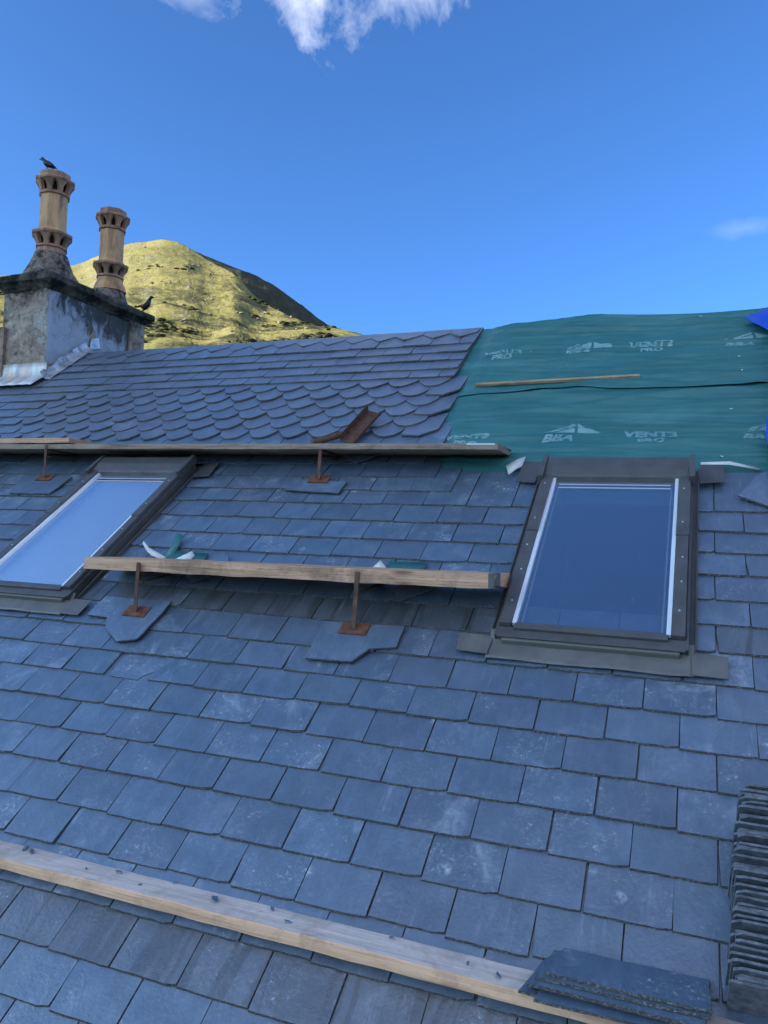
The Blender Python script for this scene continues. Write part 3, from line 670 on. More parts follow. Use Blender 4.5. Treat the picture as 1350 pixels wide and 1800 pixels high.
# ------------------------------------------------------------------ skylights
def skylight(s, label, bright_backing):
    r = empty('skylight', W(s[0], s[1], 0), RX); tag(r, label, 'skylight', 'roof windows')
    M_ = MAT['metal']
    bm = bm_new()                                                # upstand all round
    for a in ((-0.325, -0.262, -0.0, 1.165), (0.262, 0.325, 0.0, 1.165)): add_box(bm, a[0], a[1], a[2], a[3], -0.01, 0.062)
    for a in ((0.0, 0.055), (1.045, 1.165)): add_box(bm, -0.2615, 0.2615, a[0]+0.001, a[1]-0.001, -0.01, 0.060)
    link('frame', bm_mesh(bm, 'frame'), r, [M_])
    for sx in (-1, 1):
        def X(a, b): return (min(sx*a, sx*b), max(sx*a, sx*b))
        x0, x1 = X(0.272, 0.316)
        lowc = box('side_cover', r, M_, x0, x1, 0.045, 0.625, 0.063, 0.088, 0.004)
        x0, x1 = X(0.269, 0.319)
        uppc = box('side_cover', r, M_, x0, x1, 0.612, 1.075, 0.064, 0.094, 0.004)
        x0, x1 = X(0.3275, 0.350)                                 # side gutter
        bm = bm_new(); add_box(bm, x0, x1, -0.01, 1.18, 0.012, 0.030); a, b_ = X(0.3465, 0.352); add_box(bm, a, b_, -0.012, 1.182, 0.0305, 0.040)
        link('side_gutter', bm_mesh(bm, 'side_gutter'), r, [M_])
        x0, x1 = X(0.3175, 0.3272)
        box('side_flashing', r, M_, x0, x1, 0.0, 1.16, 0.03, 0.068, 0.002)
        x0, x1 = X(0.2555, 0.2705)
        box('glazing_trim', r, MAT['alu'], x0, x1, 0.052, 1.045, 0.066, 0.083, 0.001)
        for yy in (0.16, 0.33, 0.50, 0.72, 0.95):
            bm = bm_new(); bmesh.ops.create_cone(bm, cap_ends=True, segments=8, radius1=0.0042, radius2=0.003, depth=0.003)
            link('screw', bm_mesh(bm, 'screw'), lowc if yy < 0.6 else uppc, [MAT['spacer']], loc=(sx*(0.294+rnd.uniform(-.004, .004)), yy+rnd.uniform(-.03, .03), 0.0895 if yy < 0.6 else 0.0955))
    # hood with a folded front lip
    bm = bm_new()
    pr = [(1.035, 0.066), (1.035, 0.088), (1.043, 0.099), (1.10, 0.110), (1.165, 0.112), (1.178, 0.104), (1.178, 0.03), (1.17, 0.03), (1.17, 0.066)]
    for sgn in (0,):
        A = [bm.verts.new((-0.308, y, z)) for y, z in pr]; B = [bm.verts.new((0.308, y, z)) for y, z in pr]
        bm.faces.new(A[::-1]); bm.faces.new(B)
        for i in range(len(pr)): j = (i+1) % len(pr); bm.faces.new((A[i], A[j], B[j], B[i]))
    hood = link('hood', bm_mesh(bm, 'hood'), r, [M_])
    for sx in (-1, 1): box('hood_end', hood, M_, min(sx*0.310, sx*0.334), max(sx*0.310, sx*0.334), 1.0, 1.184, 0.0685, 0.118, 0.003)
    box('sash_rail', r, M_, -0.262, 0.262, 0.028, 0.060, 0.062, 0.080, 0.003)
    bm = bm_new(); add_box(bm, -0.300, 0.300, -0.018, 0.026, 0.030, 0.060, 0, 0.004); link('bottom_rail', bm_mesh(bm, 'bottom_rail'), r, [MAT['metal_light']])
    box('bottom_lip', r, M_, -0.318, 0.318, -0.008, 0.044, 0.0605, 0.068, 0.002)
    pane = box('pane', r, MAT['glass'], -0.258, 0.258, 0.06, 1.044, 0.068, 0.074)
    for y in (0.962, 0.988): box('spacer_bar', pane, MAT['spacer'], -0.238, 0.238, y, y+0.0075, 0.0743, 0.0752)  # pale strips laid on the glass imitate reflected bar lines
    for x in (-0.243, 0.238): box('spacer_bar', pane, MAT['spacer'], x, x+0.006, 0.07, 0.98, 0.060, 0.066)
    # lining under the glass
    bm = bm_new()
    for a in ((-0.2615, -0.252, 0.05, 1.06), (0.252, 0.2615, 0.05, 1.06)): add_box(bm, a[0], a[1], a[2], a[3], -0.45, 0.058)
    for a in ((0.045, 0.054), (1.046, 1.056)): add_box(bm, -0.2515, 0.2515, a[0], a[1], -0.45, 0.058)
    add_box(bm, -0.27, 0.27, 0.04, 1.07, -0.47, -0.451)
    link('lining', bm_mesh(bm, 'lining'), r, [MAT['room']])
    if bright_backing: box('blind', r, MAT['blind'], -0.2505, 0.2505, 0.055, 1.045, 0.030, 0.034)  # pale sheet added under the left glass to brighten it like reflected sky
    # apron of soft sheet metal lapped over the slates below
    bm = bm_new(); g = []
    for j in range(9):
        y = 0.035-0.127*j/8; row = []
        for i in range(41):
            x = -0.345+0.69*i/40
            z = 0.041+0.018*max(0, (y+0.01)/0.045)**1.3+0.003*noise.noise(Vector((x*7, y*9, s[0])))-0.002*(j/8)+0.002*noise.noise(Vector((x*20, y*20, 1)))
            row.append(bm.verts.new((x, y+0.004*noise.noise(Vector((x*6, 0, s[0])))*(j/8), z)))
        g.append(row)
    for j in range(8):
        for i in range(40): bm.faces.new((g[j][i], g[j+1][i], g[j+1][i+1], g[j][i+1]))
    ap = link('apron', bm_mesh(bm, 'apron', True), r, [MAT['lead']]); md = ap.modifiers.new('thickness', 'SOLIDIFY'); md.thickness = 0.002
    for nm, pts, z in (('apron_wing', [(-0.455, -0.072), (-0.34, -0.078), (-0.336, 0.012), (-0.462, 0.018)], 0.042), ('apron_wing', [(0.338, -0.088), (0.444, -0.09), (0.449, 0.010), (0.336, 0.012)], 0.042),
                       ('head_flap', [(-0.455, 1.07), (-0.362, 1.06), (-0.356, 1.245), (-0.447, 1.25)], 0.036), ('head_flap', [(0.354, 1.062), (0.458, 1.076), (0.449, 1.228), (0.354, 1.215)], 0.040)):
        bm = bm_new(); prism(bm, pts, z, z+0.0025); f_ = bm_mesh(bm, nm); link(nm, f_, ap if nm == 'apron_wing' else hood, [MAT['lead'] if nm == 'apron_wing' else M_])
    return r
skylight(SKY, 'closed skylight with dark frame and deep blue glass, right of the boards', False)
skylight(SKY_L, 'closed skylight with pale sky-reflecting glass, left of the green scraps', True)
def flap(name, pts, m, parent=None):                              # small bent sheet: two rows of points, roof coordinates
    bm = bm_new(); n = len(pts)//2
    vs = [bm.verts.new(p) for p in pts]
    for i in range(n-1): bm.faces.new((vs[2*i], vs[2*i+1], vs[2*i+3], vs[2*i+2]))
    o = link(name, bm_mesh(bm, name, True), parent, [m])
    if parent is None: o.rotation_euler = RX
    md = o.modifiers.new('thickness', 'SOLIDIFY'); md.thickness = 0.0018
    return o
tag(flap('membrane_tab', [(-0.86, 3.225, 0.03), (-0.83, 3.14, 0.03), (-0.80, 3.245, 0.055), (-0.795, 3.17, 0.045), (-0.765, 3.262, 0.06), (-0.775, 3.2, 0.04)], MAT['membrane_back']), 'white torn membrane tab at the top left corner of the right skylight', 'scrap')
tag(flap('membrane_tab', [(0.03, 3.235, 0.045), (0.03, 3.215, 0.045), (0.15, 3.235, 0.05), (0.15, 3.215, 0.045), (0.27, 3.228, 0.02), (0.27, 3.212, 0.02)], MAT['membrane_back']), 'thin white membrane strip right of the right skylight hood', 'scrap')

# ------------------------------------------------------------------ boards
def plank(name, p0, p1, width, thick, m_side, m_top, label, tilt=0.0, ragged=0.004, cap=None):
    """p0, p1: world positions of the two ends of the upper front edge"""
    p0, p1 = Vector(p0), Vector(p1); d = p1-p0; L = d.length
    xa = d.normalized(); za = Vector((0, 0, 1)); ya = za.cross(xa).normalized(); za = xa.cross(ya)
    Mx = Matrix(((xa.x, ya.x, za.x, p0.x), (xa.y, ya.y, za.y, p0.y), (xa.z, ya.z, za.z, p0.z), (0, 0, 0, 1))) @ Matrix.Rotation(tilt, 4, 'X')
    n = max(8, int(L/0.03)); bm = bm_new(); rows = []
    prof = [(0.0, -thick), (-0.001, -thick*0.5), (0.002, -0.003), (0.006, 0.0), (width*0.5, 0.001), (width-0.005, 0), (width, -0.004), (width, -thick)]
    for i in range(n+1):
        x = L*i/n; row = []
        for k, (y, z) in enumerate(prof):
            a = ragged*(0.35 if 3 <= k <= 5 else 0.6)
            row.append(bm.verts.new((x+(rnd.uniform(-.006, .006) if i in (0, n) else 0), y+a*noise.noise(Vector((x*9, y*20, z*60+L))), z+a*noise.noise(Vector((x*8+5, y*20, z*60+L))))))
        rows.append(row)
    N = len(prof)
    for i in range(n):
        for k in range(N):
            j = (k+1) % N
            f = bm.faces.new((rows[i][k], rows[i][j], rows[i+1][j], rows[i+1][k])); f.material_index = 1 if k in (3, 4) else 0
    bm.faces.new(rows[0]); bm.faces.new(rows[-1][::-1])
    me = bm_mesh(bm, name); me.materials.append(m_side); me.materials.append(m_top)
    for p in me.polygons: p.use_smooth = False
    o = link(name, me); o.matrix_world = Mx; o['category'] = 'plank'; o['label'] = label; o['group'] = 'working boards laid across the roof'
    return o
plank('plank', (-3.6, 0.606, 0.570), (0.95, 0.606, 0.565), 0.138, 0.031, MAT['board_new'], MAT['board_top'], 'long pale plank with grey top across the bottom of the roof')
mid = plank('plank', (-2.55, 1.545, 1.462), (-0.665, 1.545, 1.484), 0.262, 0.053, MAT['board_old'], MAT['board_old'], 'weathered thick plank on two rusty brackets between the skylights', ragged=0.007)
up = plank('plank', (-4.9, 2.385, 2.104), (-0.868, 2.385, 2.079), 0.295, 0.030, MAT['board_dark'], MAT['board_dark'], 'long dark plank on rusty brackets above the left skylight')
plank('plank', (-5.0, 2.392, 2.138), (-3.50, 2.388, 2.134), 0.20, 0.031, MAT['board_old'], MAT['board_old'], 'short board lying on the left end of the upper dark plank')
box('end_plate', up, MAT['spacer'], 4.03-0.15, 4.03-0.01, -0.0035, -0.0015, -0.011, -0.001, 0.0)
bm = bm_new(); add_box(bm, 0, 0.022, -0.004, 0.10, -0.05, 0.004, 0, 0.002); link('end_strap', bm_mesh(bm, 'end_strap'), mid, [MAT['metal']], loc=(1.868, 0, 0))
bm = bm_new(); bmesh.ops.create_cone(bm, cap_ends=True, segments=8, radius1=0.004, radius2=0.003, depth=0.05, matrix=Matrix.Rotation(math.pi/2, 4, 'Y')); link('nail', bm_mesh(bm, 'nail'), mid, [MAT['rust_dark']], loc=(1.905, 0.03, -0.045))

# slate chips on the lowest plank
for x, y, sz in ((-1.93, 0.69, 0.022), (-1.89, 0.675, 0.02), (-1.56, 0.685, 0.02), (-1.37, 0.70, 0.009), (-1.21, 0.668, 0.028), (-1.04, 0.69, 0.013), (-0.97, 0.645, 0.012), (-0.69, 0.69, 0.010), (-0.48, 0.66, 0.010), (-0.40, 0.64, 0.013), (-1.66, 0.66, 0.007), (-1.45, 0.645, 0.008)):
    bm = bm_new(); n = 6
    pts = [(math.cos(6.283*i/n)*sz*rnd.uniform(0.5, 1.1), math.sin(6.283*i/n)*sz*0.42*rnd.uniform(0.5, 1.1)) for i in range(n)]
    prism(bm, pts, 0, 0.003, 0.001); c = link('slate_chip', bm_mesh(bm, 'slate_chip'), None, [MAT['slate']], loc=(x, y, 0.5715), rot=(rnd.uniform(-.2, .2), rnd.uniform(-.2, .2), rnd.uniform(0, 3)))
    tag(c, 'small slate chip lying on top of the lowest plank', 'chip', 'slate chips on the lowest plank')

# ------------------------------------------------------------------ loose slates and brackets
LOOSE = [('loose slate with a pointed lower end under the left bracket foot of the middle plank', [(-2.487, 1.935), (-2.475, 2.06), (-2.115, 2.06), (-2.115, 1.985), (-2.134, 1.822), (-2.222, 1.795), (-2.335, 1.868), (-2.37, 1.93)], 0.033),
         ('loose slate with broken lower right corner under the right bracket foot of the middle plank', [(-1.344, 1.813), (-1.156, 1.821), (-1.112, 1.893), (-1.011, 1.915), (-1.012, 2.03), (-1.353, 2.02)], 0.033),
         ('loose slate under the right bracket foot of the upper plank', [(-1.981, 2.968), (-1.66, 2.945), (-1.654, 3.05), (-1.983, 3.075)], 0.031),
         ('loose slate under the left bracket foot of the upper plank', [(-3.818, 2.885), (-3.507, 2.885), (-3.482, 3.07), (-3.876, 3.07)], 0.031),
         ('loose slate leaning at a slant below the blue tarpaulin', [(0.178, 2.972), (0.42, 2.81), (0.60, 3.03), (0.29, 3.165), (0.25, 3.12)], 0.035),
         ('triangular slate corner poking out below the middle plank', [(-1.135, 2.24), (-1.083, 2.168), (-0.955, 2.268), (-1.01, 2.36)], 0.034)]
for lab, pts, h in LOOSE: tag(poly_slate('loose_slate', pts, h), lab, 'slate')

def bracket(u, v, top_z, plank_bottom, depth, label):
    f = W(u, v, 0.040); r = empty('plank_bracket', f); tag(r, label, 'bracket', 'rusty plank brackets')
    bm = bm_new(); rot = Matrix.Rotation(PITCH, 4, 'X')
    add_box(bm, -0.058, 0.058, -0.034, 0.030, -0.001, 0.005, 0, 0.001, rot); link('foot_plate', bm_mesh(bm, 'foot_plate'), r, [MAT['rust']])
    H_ = top_z-f.z; bm = bm_new(); sh = Matrix(((1, 0, 0.035, 0), (0, 1, -0.02, 0), (0, 0, 1, 0), (0, 0, 0, 1)))
    add_box(bm, -0.009, 0.009, -0.0145, -0.0105, 0.0, H_, 0, 0, sh); add_box(bm, -0.009, -0.005, -0.0104, 0.0005, 0.0, H_-0.004, 0, 0, sh)
    link('post', bm_mesh(bm, 'post'), r, [MAT['rust_dark']])
    bm = bm_new(); zb = plank_bottom-f.z; add_box(bm, -0.012, 0.012, -0.002, depth, zb-0.006, zb-0.001)
    link('arm', bm_mesh(bm, 'arm'), r, [MAT['rust_dark']])
    bm = bm_new(); a = Vector((0, 0.01, zb-0.045)); b_ = Vector((0.0, depth*0.95, zb-0.012)); d = b_-a
    mt = Matrix.Translation(a) @ d.to_track_quat('Y', 'Z').to_matrix().to_4x4()
    add_box(bm, -0.010, 0.010, 0, d.length, -0.003, 0.003, 0, 0, mt); link('brace', bm_mesh(bm, 'brace'), r, [MAT['rust_dark']])
    return r
bracket(-2.243, 1.980, 1.452, 1.410, 0.26, 'rusty bracket holding the left end of the middle plank')
bracket(-1.207, 1.992, 1.466, 1.422, 0.26, 'rusty bracket holding the right half of the middle plank')
bracket(-3.675, 3.055, 2.090, 2.064, 0.27, 'rusty bracket holding the upper plank above the left skylight')
bracket(-1.816, 3.066, 2.090, 2.052, 0.27, 'rusty bracket under the upper plank near the angle iron')

# dark gusset plates seen below the planks, drawn as slates lying against the roof
def gusset(u, v, label):
    g_ = poly_slate('loose_slate', [(u, v+0.03), (u+0.12, v-0.07), (u+0.26, v+0.06), (u+0.2, v+0.14)], 0.035); tag(g_, label, 'slate')
gusset(-1.79, 3.30, 'dark loose slate wedged under the upper plank beside its right bracket')
gusset(-2.21, 2.26, 'dark loose slate wedged under the middle plank beside its left bracket')

# angle iron and bar resting on the upper plank against the slates
a = W(-1.80, 3.44, 0.045); b_ = W(-1.735, 3.74, 0.075); d = b_-a
r = link('angle_iron', None); 
bm = bm_new(); q = (d.to_track_quat('Y', 'Z').to_matrix().to_4x4())
add_box(bm, -0.045, 0.045, 0, d.length, 0.0, 0.005, 0, 0.001); add_box(bm, -0.045, -0.040, 0, d.length, 0.0052, 0.045, 0, 0.001); add_box(bm, 0.040, 0.045, 0, d.length, 0.0052, 0.022, 0, 0.001)
bpy.data.objects.remove(r); r = link('angle_iron', bm_mesh(bm, 'angle_iron'), None, [MAT['rust_dark']]); r.matrix_world = Matrix.Translation(a) @ q @ Matrix.Rotation(0.35, 4, 'Y')
tag(r, 'rusty steel channel offcut leaning on the scalloped slates above the upper plank', 'angle iron')
a = W(-2.02, 3.43, 0.05); b_ = W(-1.80, 3.56, 0.055); d = b_-a
bm = bm_new(); bmesh.ops.create_cone(bm, cap_ends=True, segments=14, radius1=0.019, radius2=0.019, depth=d.length)
r = link('steel_tube', bm_mesh(bm, 'steel_tube', True), None, [MAT['rust_dark']]); r.matrix_world = Matrix.Translation((a+b_)/2) @ d.to_track_quat('Z', 'Y').to_matrix().to_4x4()
tag(r, 'short rusty tube lying beside the steel channel on the upper plank', 'tube')

# membrane scraps behind the middle plank
s1 = empty('membrane_scrap', W(-2.3, 2.4, 0), RX); tag(s1, 'curled green and white membrane scrap behind the left half of the middle plank', 'scrap', 'membrane offcuts on the slates')
def at1(o, l): return [(p[0]-o[0], p[1]-o[1], p[2]) for p in l]
O1 = (-2.3, 2.4)
flap('green_strip', at1(O1, [(-2.366, 2.37, 0.03), (-2.315, 2.38, 0.03), (-2.362, 2.46, 0.04), (-2.318, 2.45, 0.04), (-2.37, 2.53, 0.062), (-2.322, 2.512, 0.062)]), MAT['membrane'], s1)
flap('white_curl', at1(O1, [(-2.355, 2.352, 0.03), (-2.345, 2.372, 0.03), (-2.43, 2.372, 0.035), (-2.42, 2.40, 0.04), (-2.47, 2.395, 0.045), (-2.462, 2.412, 0.05), (-2.50, 2.42, 0.07), (-2.497, 2.43, 0.078)]), MAT['membrane_back'], s1)
flap('green_sheet', at1(O1, [(-2.36, 2.33, 0.03), (-2.32, 2.42, 0.033), (-2.24, 2.33, 0.036), (-2.22, 2.42, 0.032), (-2.12, 2.33, 0.03), (-2.125, 2.413, 0.034)]), MAT['membrane'], s1)
flap('white_fold', at1(O1, [(-2.27, 2.335, 0.042), (-2.27, 2.345, 0.046), (-2.22, 2.345, 0.044), (-2.205, 2.40, 0.055), (-2.19, 2.34, 0.04), (-2.185, 2.385, 0.042)]), MAT['membrane_back'], s1)
s2 = empty('membrane_scrap', W(-1.15, 2.4, 0), RX); tag(s2, 'small green membrane scrap with white corner behind the right half of the middle plank', 'scrap', 'membrane offcuts on the slates')
O1 = (-1.15, 2.4)
flap('green_sheet', at1(O1, [(-1.20, 2.34, 0.032), (-1.21, 2.428, 0.033), (-1.12, 2.34, 0.036), (-1.12, 2.43, 0.032), (-1.045, 2.35, 0.03), (-1.035, 2.43, 0.034)]), MAT['membrane'], s2)
flap('white_corner', at1(O1, [(-1.275, 2.345, 0.035), (-1.272, 2.365, 0.036), (-1.235, 2.345, 0.042), (-1.240, 2.405, 0.055), (-1.185, 2.345, 0.034), (-1.19, 2.36, 0.036)]), MAT['membrane_back'], s2)

# ------------------------------------------------------------------ stacked slates
def stack_mesh():
    L, Hh = rnd.uniform(0.30, 0.34), rnd.uniform(0.15, 0.19); c = rnd.uniform(0.004, 0.02); c2_ = rnd.uniform(0.003, 0.02)
    pts = rag((0, 0), (L, 0), 4, 0.001)+rag((L, 0), (L, Hh), 3, 0.001)+rag((L, Hh), (c2_, Hh), 6, 0.0015)+rag((c2_, Hh), (0, Hh-c), 2, 0.001)+rag((0, Hh-c), (0, 0), 3, 0.0012)
    bm = bm_new(); prism(bm, pts, 0, 0.0058, 0.0006, 0, 0, 0.0005)
    me = bm_mesh(bm, 'stacked_slate'); me.materials.append(MAT['slate_stack']); return me
t = NT('stacked_slate'); t.shift(); n = t.noise(45, 6, 0.65)
c = t.mix(t.ramp(n, (0.35, 0.0), (0.65, 1.0)), (0.060, 0.068, 0.080), (0.17, 0.185, 0.20)); t.col(c); t.bump(t.noise(120, 4), 0.6, 0.004); MAT['slate_stack'] = t.set(0.65, 0, 0.4)
SM = [stack_mesh() for _ in range(16)]
v = 0.93; k = 0
while v < 1.425:
    lean = 0.10+0.10*noise.noise(Vector((k*0.13, 0, 0)))
    u = interp([(0.9, 0.100), (1.1, 0.108), (1.25, 0.116), (1.35, 0.125), (1.48, 0.158)], v)+rnd.uniform(-0.006, 0.008)+0.012*noise.noise(Vector((k*0.21, 5, 0)))
    o = link('stacked_slate', rnd.choice(SM), None)
    # local x along the eaves, local y out of the roof, local z down the slope
    A = Matrix.Rotation(PITCH, 4, 'X') @ Matrix.Translation((u, v, 0.024)) @ Matrix.Rotation(math.pi/2+lean, 4, 'X') @ Matrix.Rotation(rnd.uniform(-0.012, 0.012), 4, 'Y') @ Matrix.Rotation(rnd.uniform(-0.014, 0.014), 4, 'Z')
    o.matrix_world = A
    tag(o, 'roof slate standing on edge in the long stack at the lower right edge', 'slate', 'slates stacked on edge at the right')
    v += rnd.uniform(0.0078, 0.0098); k += 1
# flat pile on the lowest plank
z = 0.5725
for i, (x0, x1, y0, y1) in enumerate(((-0.335, 0.05, 0.590, 0.735), (-0.300, 0.02, 0.565, 0.72), (-0.325, 0.04, 0.600, 0.738), (-0.298, 0.055, 0.585, 0.735), (-0.31, 0.058, 0.612, 0.742), (-0.288, 0.066, 0.622, 0.748))):
    j = lambda: rnd.uniform(-0.006, 0.006)
    pts = rag((x0+j(), y0+j()), (x1+j(), y0+j()), 9, 0.002)+rag((x1+j(), y0+j()), (x1+j(), y1), 3, 0.002)+rag((x1+j(), y1), (x0+0.025+j(), y1+j()), 5, 0.002)+rag((x0+0.025, y1), (x0, y0+0.01), 3, 0.002)
    cx, cy = (x0+x1)/2, (y0+y1)/2
    bm = bm_new(); prism(bm, [(a-cx, b-cy) for a, b in pts], 0, 0.0065, 0.0015, 1, 0, 0.001)
    me = bm_mesh(bm, 'piled_slate'); me.materials.append(MAT['slate']); me.materials.append(MAT['slate_edge'])
    o = link('piled_slate', me, None, loc=(cx, cy, z), rot=(rnd.uniform(-.006, .006)+0.02, rnd.uniform(-.005, .005), rnd.uniform(-.02, .02)))
    tag(o, ('topmost' if i == 5 else 'lowest' if i == 0 else ('second', 'third', 'fourth', 'fifth')[i-1]+' from the bottom')+' slate of the flat pile on the lowest plank', 'slate', 'slates piled on the lowest plank')
    z += 0.0078

# ------------------------------------------------------------------ chimney
CX0, CX1, CY0, CY1, CZ = -5.50, -5.0, 3.63, 4.80, 3.585
ch = empty('chimney', ((CX0+CX1)/2, (CY0+CY1)/2, 2.6)); tag(ch, 'weathered chimney stack with two octagonal clay pots on the ridge', 'chimney')
chl = ch.location.copy()
def rough_panel(bm, corners, nu, nv, amp, mi, seed):
    a, b, c, d = (Vector(p) for p in corners); nrm = (b-a).cross(d-a).normalized(); g = []
    for i in range(nu+1):
        row = []
        for j in range(nv+1):
            s, r_ = i/nu, j/nv; p = a*(1-s)*(1-r_)+b*s*(1-r_)+c*s*r_+d*(1-s)*r_
            e = 0 if i in (0, nu) or j in (0, nv) else 1
            p = p+nrm*amp*e*(noise.fractal(p*4+Vector((seed, 0, 0)), 0.8, 2.1, 5)*0.8+max(0, noise.noise(p*2.5+Vector((seed, 3, 0))))*0.9)
            row.append(bm.verts.new(p))
        g.append(row)
    for i in range(nu):
        for j in range(nv): f = bm.faces.new((g[i][j], g[i+1][j], g[i+1][j+1], g[i][j+1])); f.material_index = mi
bm = bm_new(); zb = 2.55
rough_panel(bm, ((CX0, CY0, zb), (CX1, CY0, zb), (CX1, CY0, CZ), (CX0, CY0, CZ)), 40, 70, 0.022, 0, 1)
rough_panel(bm, ((CX1, CY0, zb), (CX1, CY1, zb), (CX1, CY1, CZ), (CX1, CY0, CZ)), 80, 70, 0.014, 1, 2)
rough_panel(bm, ((CX1, CY1, zb), (CX0, CY1, zb), (CX0, CY1, CZ), (CX1, CY1, CZ)), 10, 10, 0.01, 0, 3)
rough_panel(bm, ((CX0, CY1, zb), (CX0, CY0, zb), (CX0, CY0, CZ), (CX0, CY1, CZ)), 10, 10, 0.01, 0, 4)
bmesh.ops.remove_doubles(bm, verts=bm.verts[:], dist=1e-4)
me = bpy.data.meshes.new('stack'); bm.to_mesh(me); bm.free(); me.materials.append(MAT['stack_front']); me.materials.append(MAT['stack_side'])
st = link('stack', me, ch, loc=-chl)
# far pier of rougher stone at the back corner
bm = bm_new(); add_box(bm, CX1-0.02, CX1+0.022, CY1-0.19, CY1+0.012, 2.9, CZ-0.002, 0, 0.008); link('corner_pier', bm_mesh(bm, 'corner_pier'), ch, [MAT['stack_front']], loc=-chl)
# coping: overhanging, hollow moulded underside, crumbling upper edge
bm = bm_new()
lev = [(0.010, 3.570), (0.022, 3.590), (0.045, 3.612), (0.074, 3.632), (0.078, 3.634), (0.079, 3.680), (0.066, 3.692), (0.02, 3.715), (-0.08, 3.755)]
rings = []
for o_, z in lev:
    x0, x1, y0, y1 = CX0-o_, CX1+o_, CY0-o_, CY1+o_; ring = []
    for (ax_, ay_), (bx_, by_), n in (((x0, y0), (x1, y0), 14), ((x1, y0), (x1, y1), 30), ((x1, y1), (x0, y1), 14), ((x0, y1), (x0, y0), 30)):
        for i in range(n):
            p = Vector((ax_+(bx_-ax_)*i/n, ay_+(by_-ay_)*i/n, z))
            k = noise.fractal(p*11, 0.6, 2.2, 5)*0.011
            ctr = Vector(((x0+x1)/2, (y0+y1)/2, z)); p = p+(p-ctr).normalized()*k+Vector((0, 0, noise.noise(p*6+Vector((4, 4, 4)))*0.012))
            ring.append(bm.verts.new(p))
    rings.append(ring)
for a, b in zip(rings, rings[1:]):
    for i in range(len(a)): j = (i+1) % len(a); bm.faces.new((a[i], a[j], b[j], b[i]))
bm.faces.new(rings[-1]); bm.faces.new(rings[0][::-1])
link('coping', bm_mesh(bm, 'coping'), ch, [MAT['coping']], loc=-chl)

def oct_ring(bm, r, z, n=8, ph=0.3927): return [bm.verts.new((r*math.cos(ph+2*math.pi*i/n), r*math.sin(ph+2*math.pi*i/n), z)) for i in range(n)]
def oct_loft(levels, n=8, cap=True, ph=0.3927):
    bm = bm_new(); rs = [oct_ring(bm, r, z, n, ph) for r, z in levels]
    for a, b in zip(rs, rs[1:]):
        for i in range(n): j = (i+1) % n; bm.faces.new((a[i], a[j], b[j], b[i]))
    if cap: bm.faces.new(rs[0][::-1]); bm.faces.new(rs[-1])
    return bm
def arcade(bm, r0, r1, z0, z1, ph=0.3927):                        # eight flared piers with rounded heads between dark openings
    n = 8
    for i in range(n):
        a = ph+2*math.pi*i/n
        for k in range(5):
            za, zc = z0+(z1-z0)*k/5, z0+(z1-z0)*(k+1)/5
            for_ = []
            for zz, kk in ((za, k/5), (zc, (k+1)/5)):
                r = r0+(r1-r0)*kk**1.6; hw = 0.021+0.026*max(0, kk-0.35)**1.5*2.2
                for s, rr in ((-hw, r-0.035), (hw, r-0.035), (hw*0.9, r-0.004), (0, r), (-hw*0.9, r-0.004)):
                    for_.append(bm.verts.new((rr*math.cos(a)-s*math.sin(a), rr*math.sin(a)+s*math.cos(a), zz)))
            for j in range(5): q = (j+1) % 5; bm.faces.new((for_[j], for_[q], for_[5+q], for_[5+j]))
def pot(x, y, ztop, scale, label, lean):
    r = link('chimney_pot', None)
    bpy.data.objects.remove(r)
    s = scale; q = lambda l: [(a*s, b*s) for a, b in l]
    # heights measured down from the rim
    shaft = link('chimney_pot', bm_mesh(oct_loft(q([(0.133, -0.525), (0.120, -0.50), (0.118, -0.20), (0.120, -0.192)])), 'chimney_pot'), ch, [MAT['clay_buff']], loc=Vector((x, y, ztop))-chl, rot=lean)
    shaft['label'] = label
    def sub(nm, bm, m): return link(nm, bm_mesh(bm, nm), shaft, [m])
    sub('rim', oct_loft(q([(0.128, -0.066), (0.133, -0.060), (0.131, -0.012), (0.124, 0.0), (0.100, 0.0), (0.098, -0.05)]), cap=False), MAT['clay_red'])
    sub('flue', oct_loft(q([(0.098, -0.20), (0.098, -0.052)])), MAT['pot_dark'])
    sub('upper_flange', oct_loft(q([(0.140, -0.092), (0.166, -0.084), (0.172, -0.070), (0.166, -0.060), (0.134, -0.052)])), MAT['clay_red'])
    bm = bm_new(); arcade(bm, 0.126*s, 0.158*s, -0.175*s, -0.088*s); sub('upper_arcade', bm, MAT['clay_red'])
    sub('upper_ring', oct_loft(q([(0.120, -0.206), (0.133, -0.200), (0.133, -0.184), (0.124, -0.174)])), MAT['clay_red'])
    sub('lower_flange', oct_loft(q([(0.146, -0.572), (0.172, -0.562), (0.177, -0.546), (0.168, -0.534), (0.124, -0.522)])), MAT['clay_red'])
    sub('lower_core', oct_loft(q([(0.105, -0.66), (0.105, -0.57)])), MAT['pot_dark'])
    bm = bm_new(); arcade(bm, 0.126*s, 0.160*s, -0.648*s, -0.566*s); sub('lower_arcade', bm, MAT['clay_red'])
    sub('lower_ring', oct_loft(q([(0.122, -0.676), (0.136, -0.668), (0.134, -0.652), (0.122, -0.644)])), MAT['clay_red'])
    sub('base', oct_loft(q([(0.165, -0.80), (0.152, -0.755), (0.130, -0.715), (0.122, -0.67)])), MAT['clay_red'] if scale >= 1 else MAT['clay_buff'])
    return shaft
PX = -5.27
pot(PX, 3.885, 4.685, 1.0, 'nearer octagonal clay pot with a bird on its rim', (0.0, 0.0, 0))
pot(PX, 4.615, 4.665, 0.985, 'farther octagonal clay pot, paler and cleaner', (0.01, 0.0, 0))
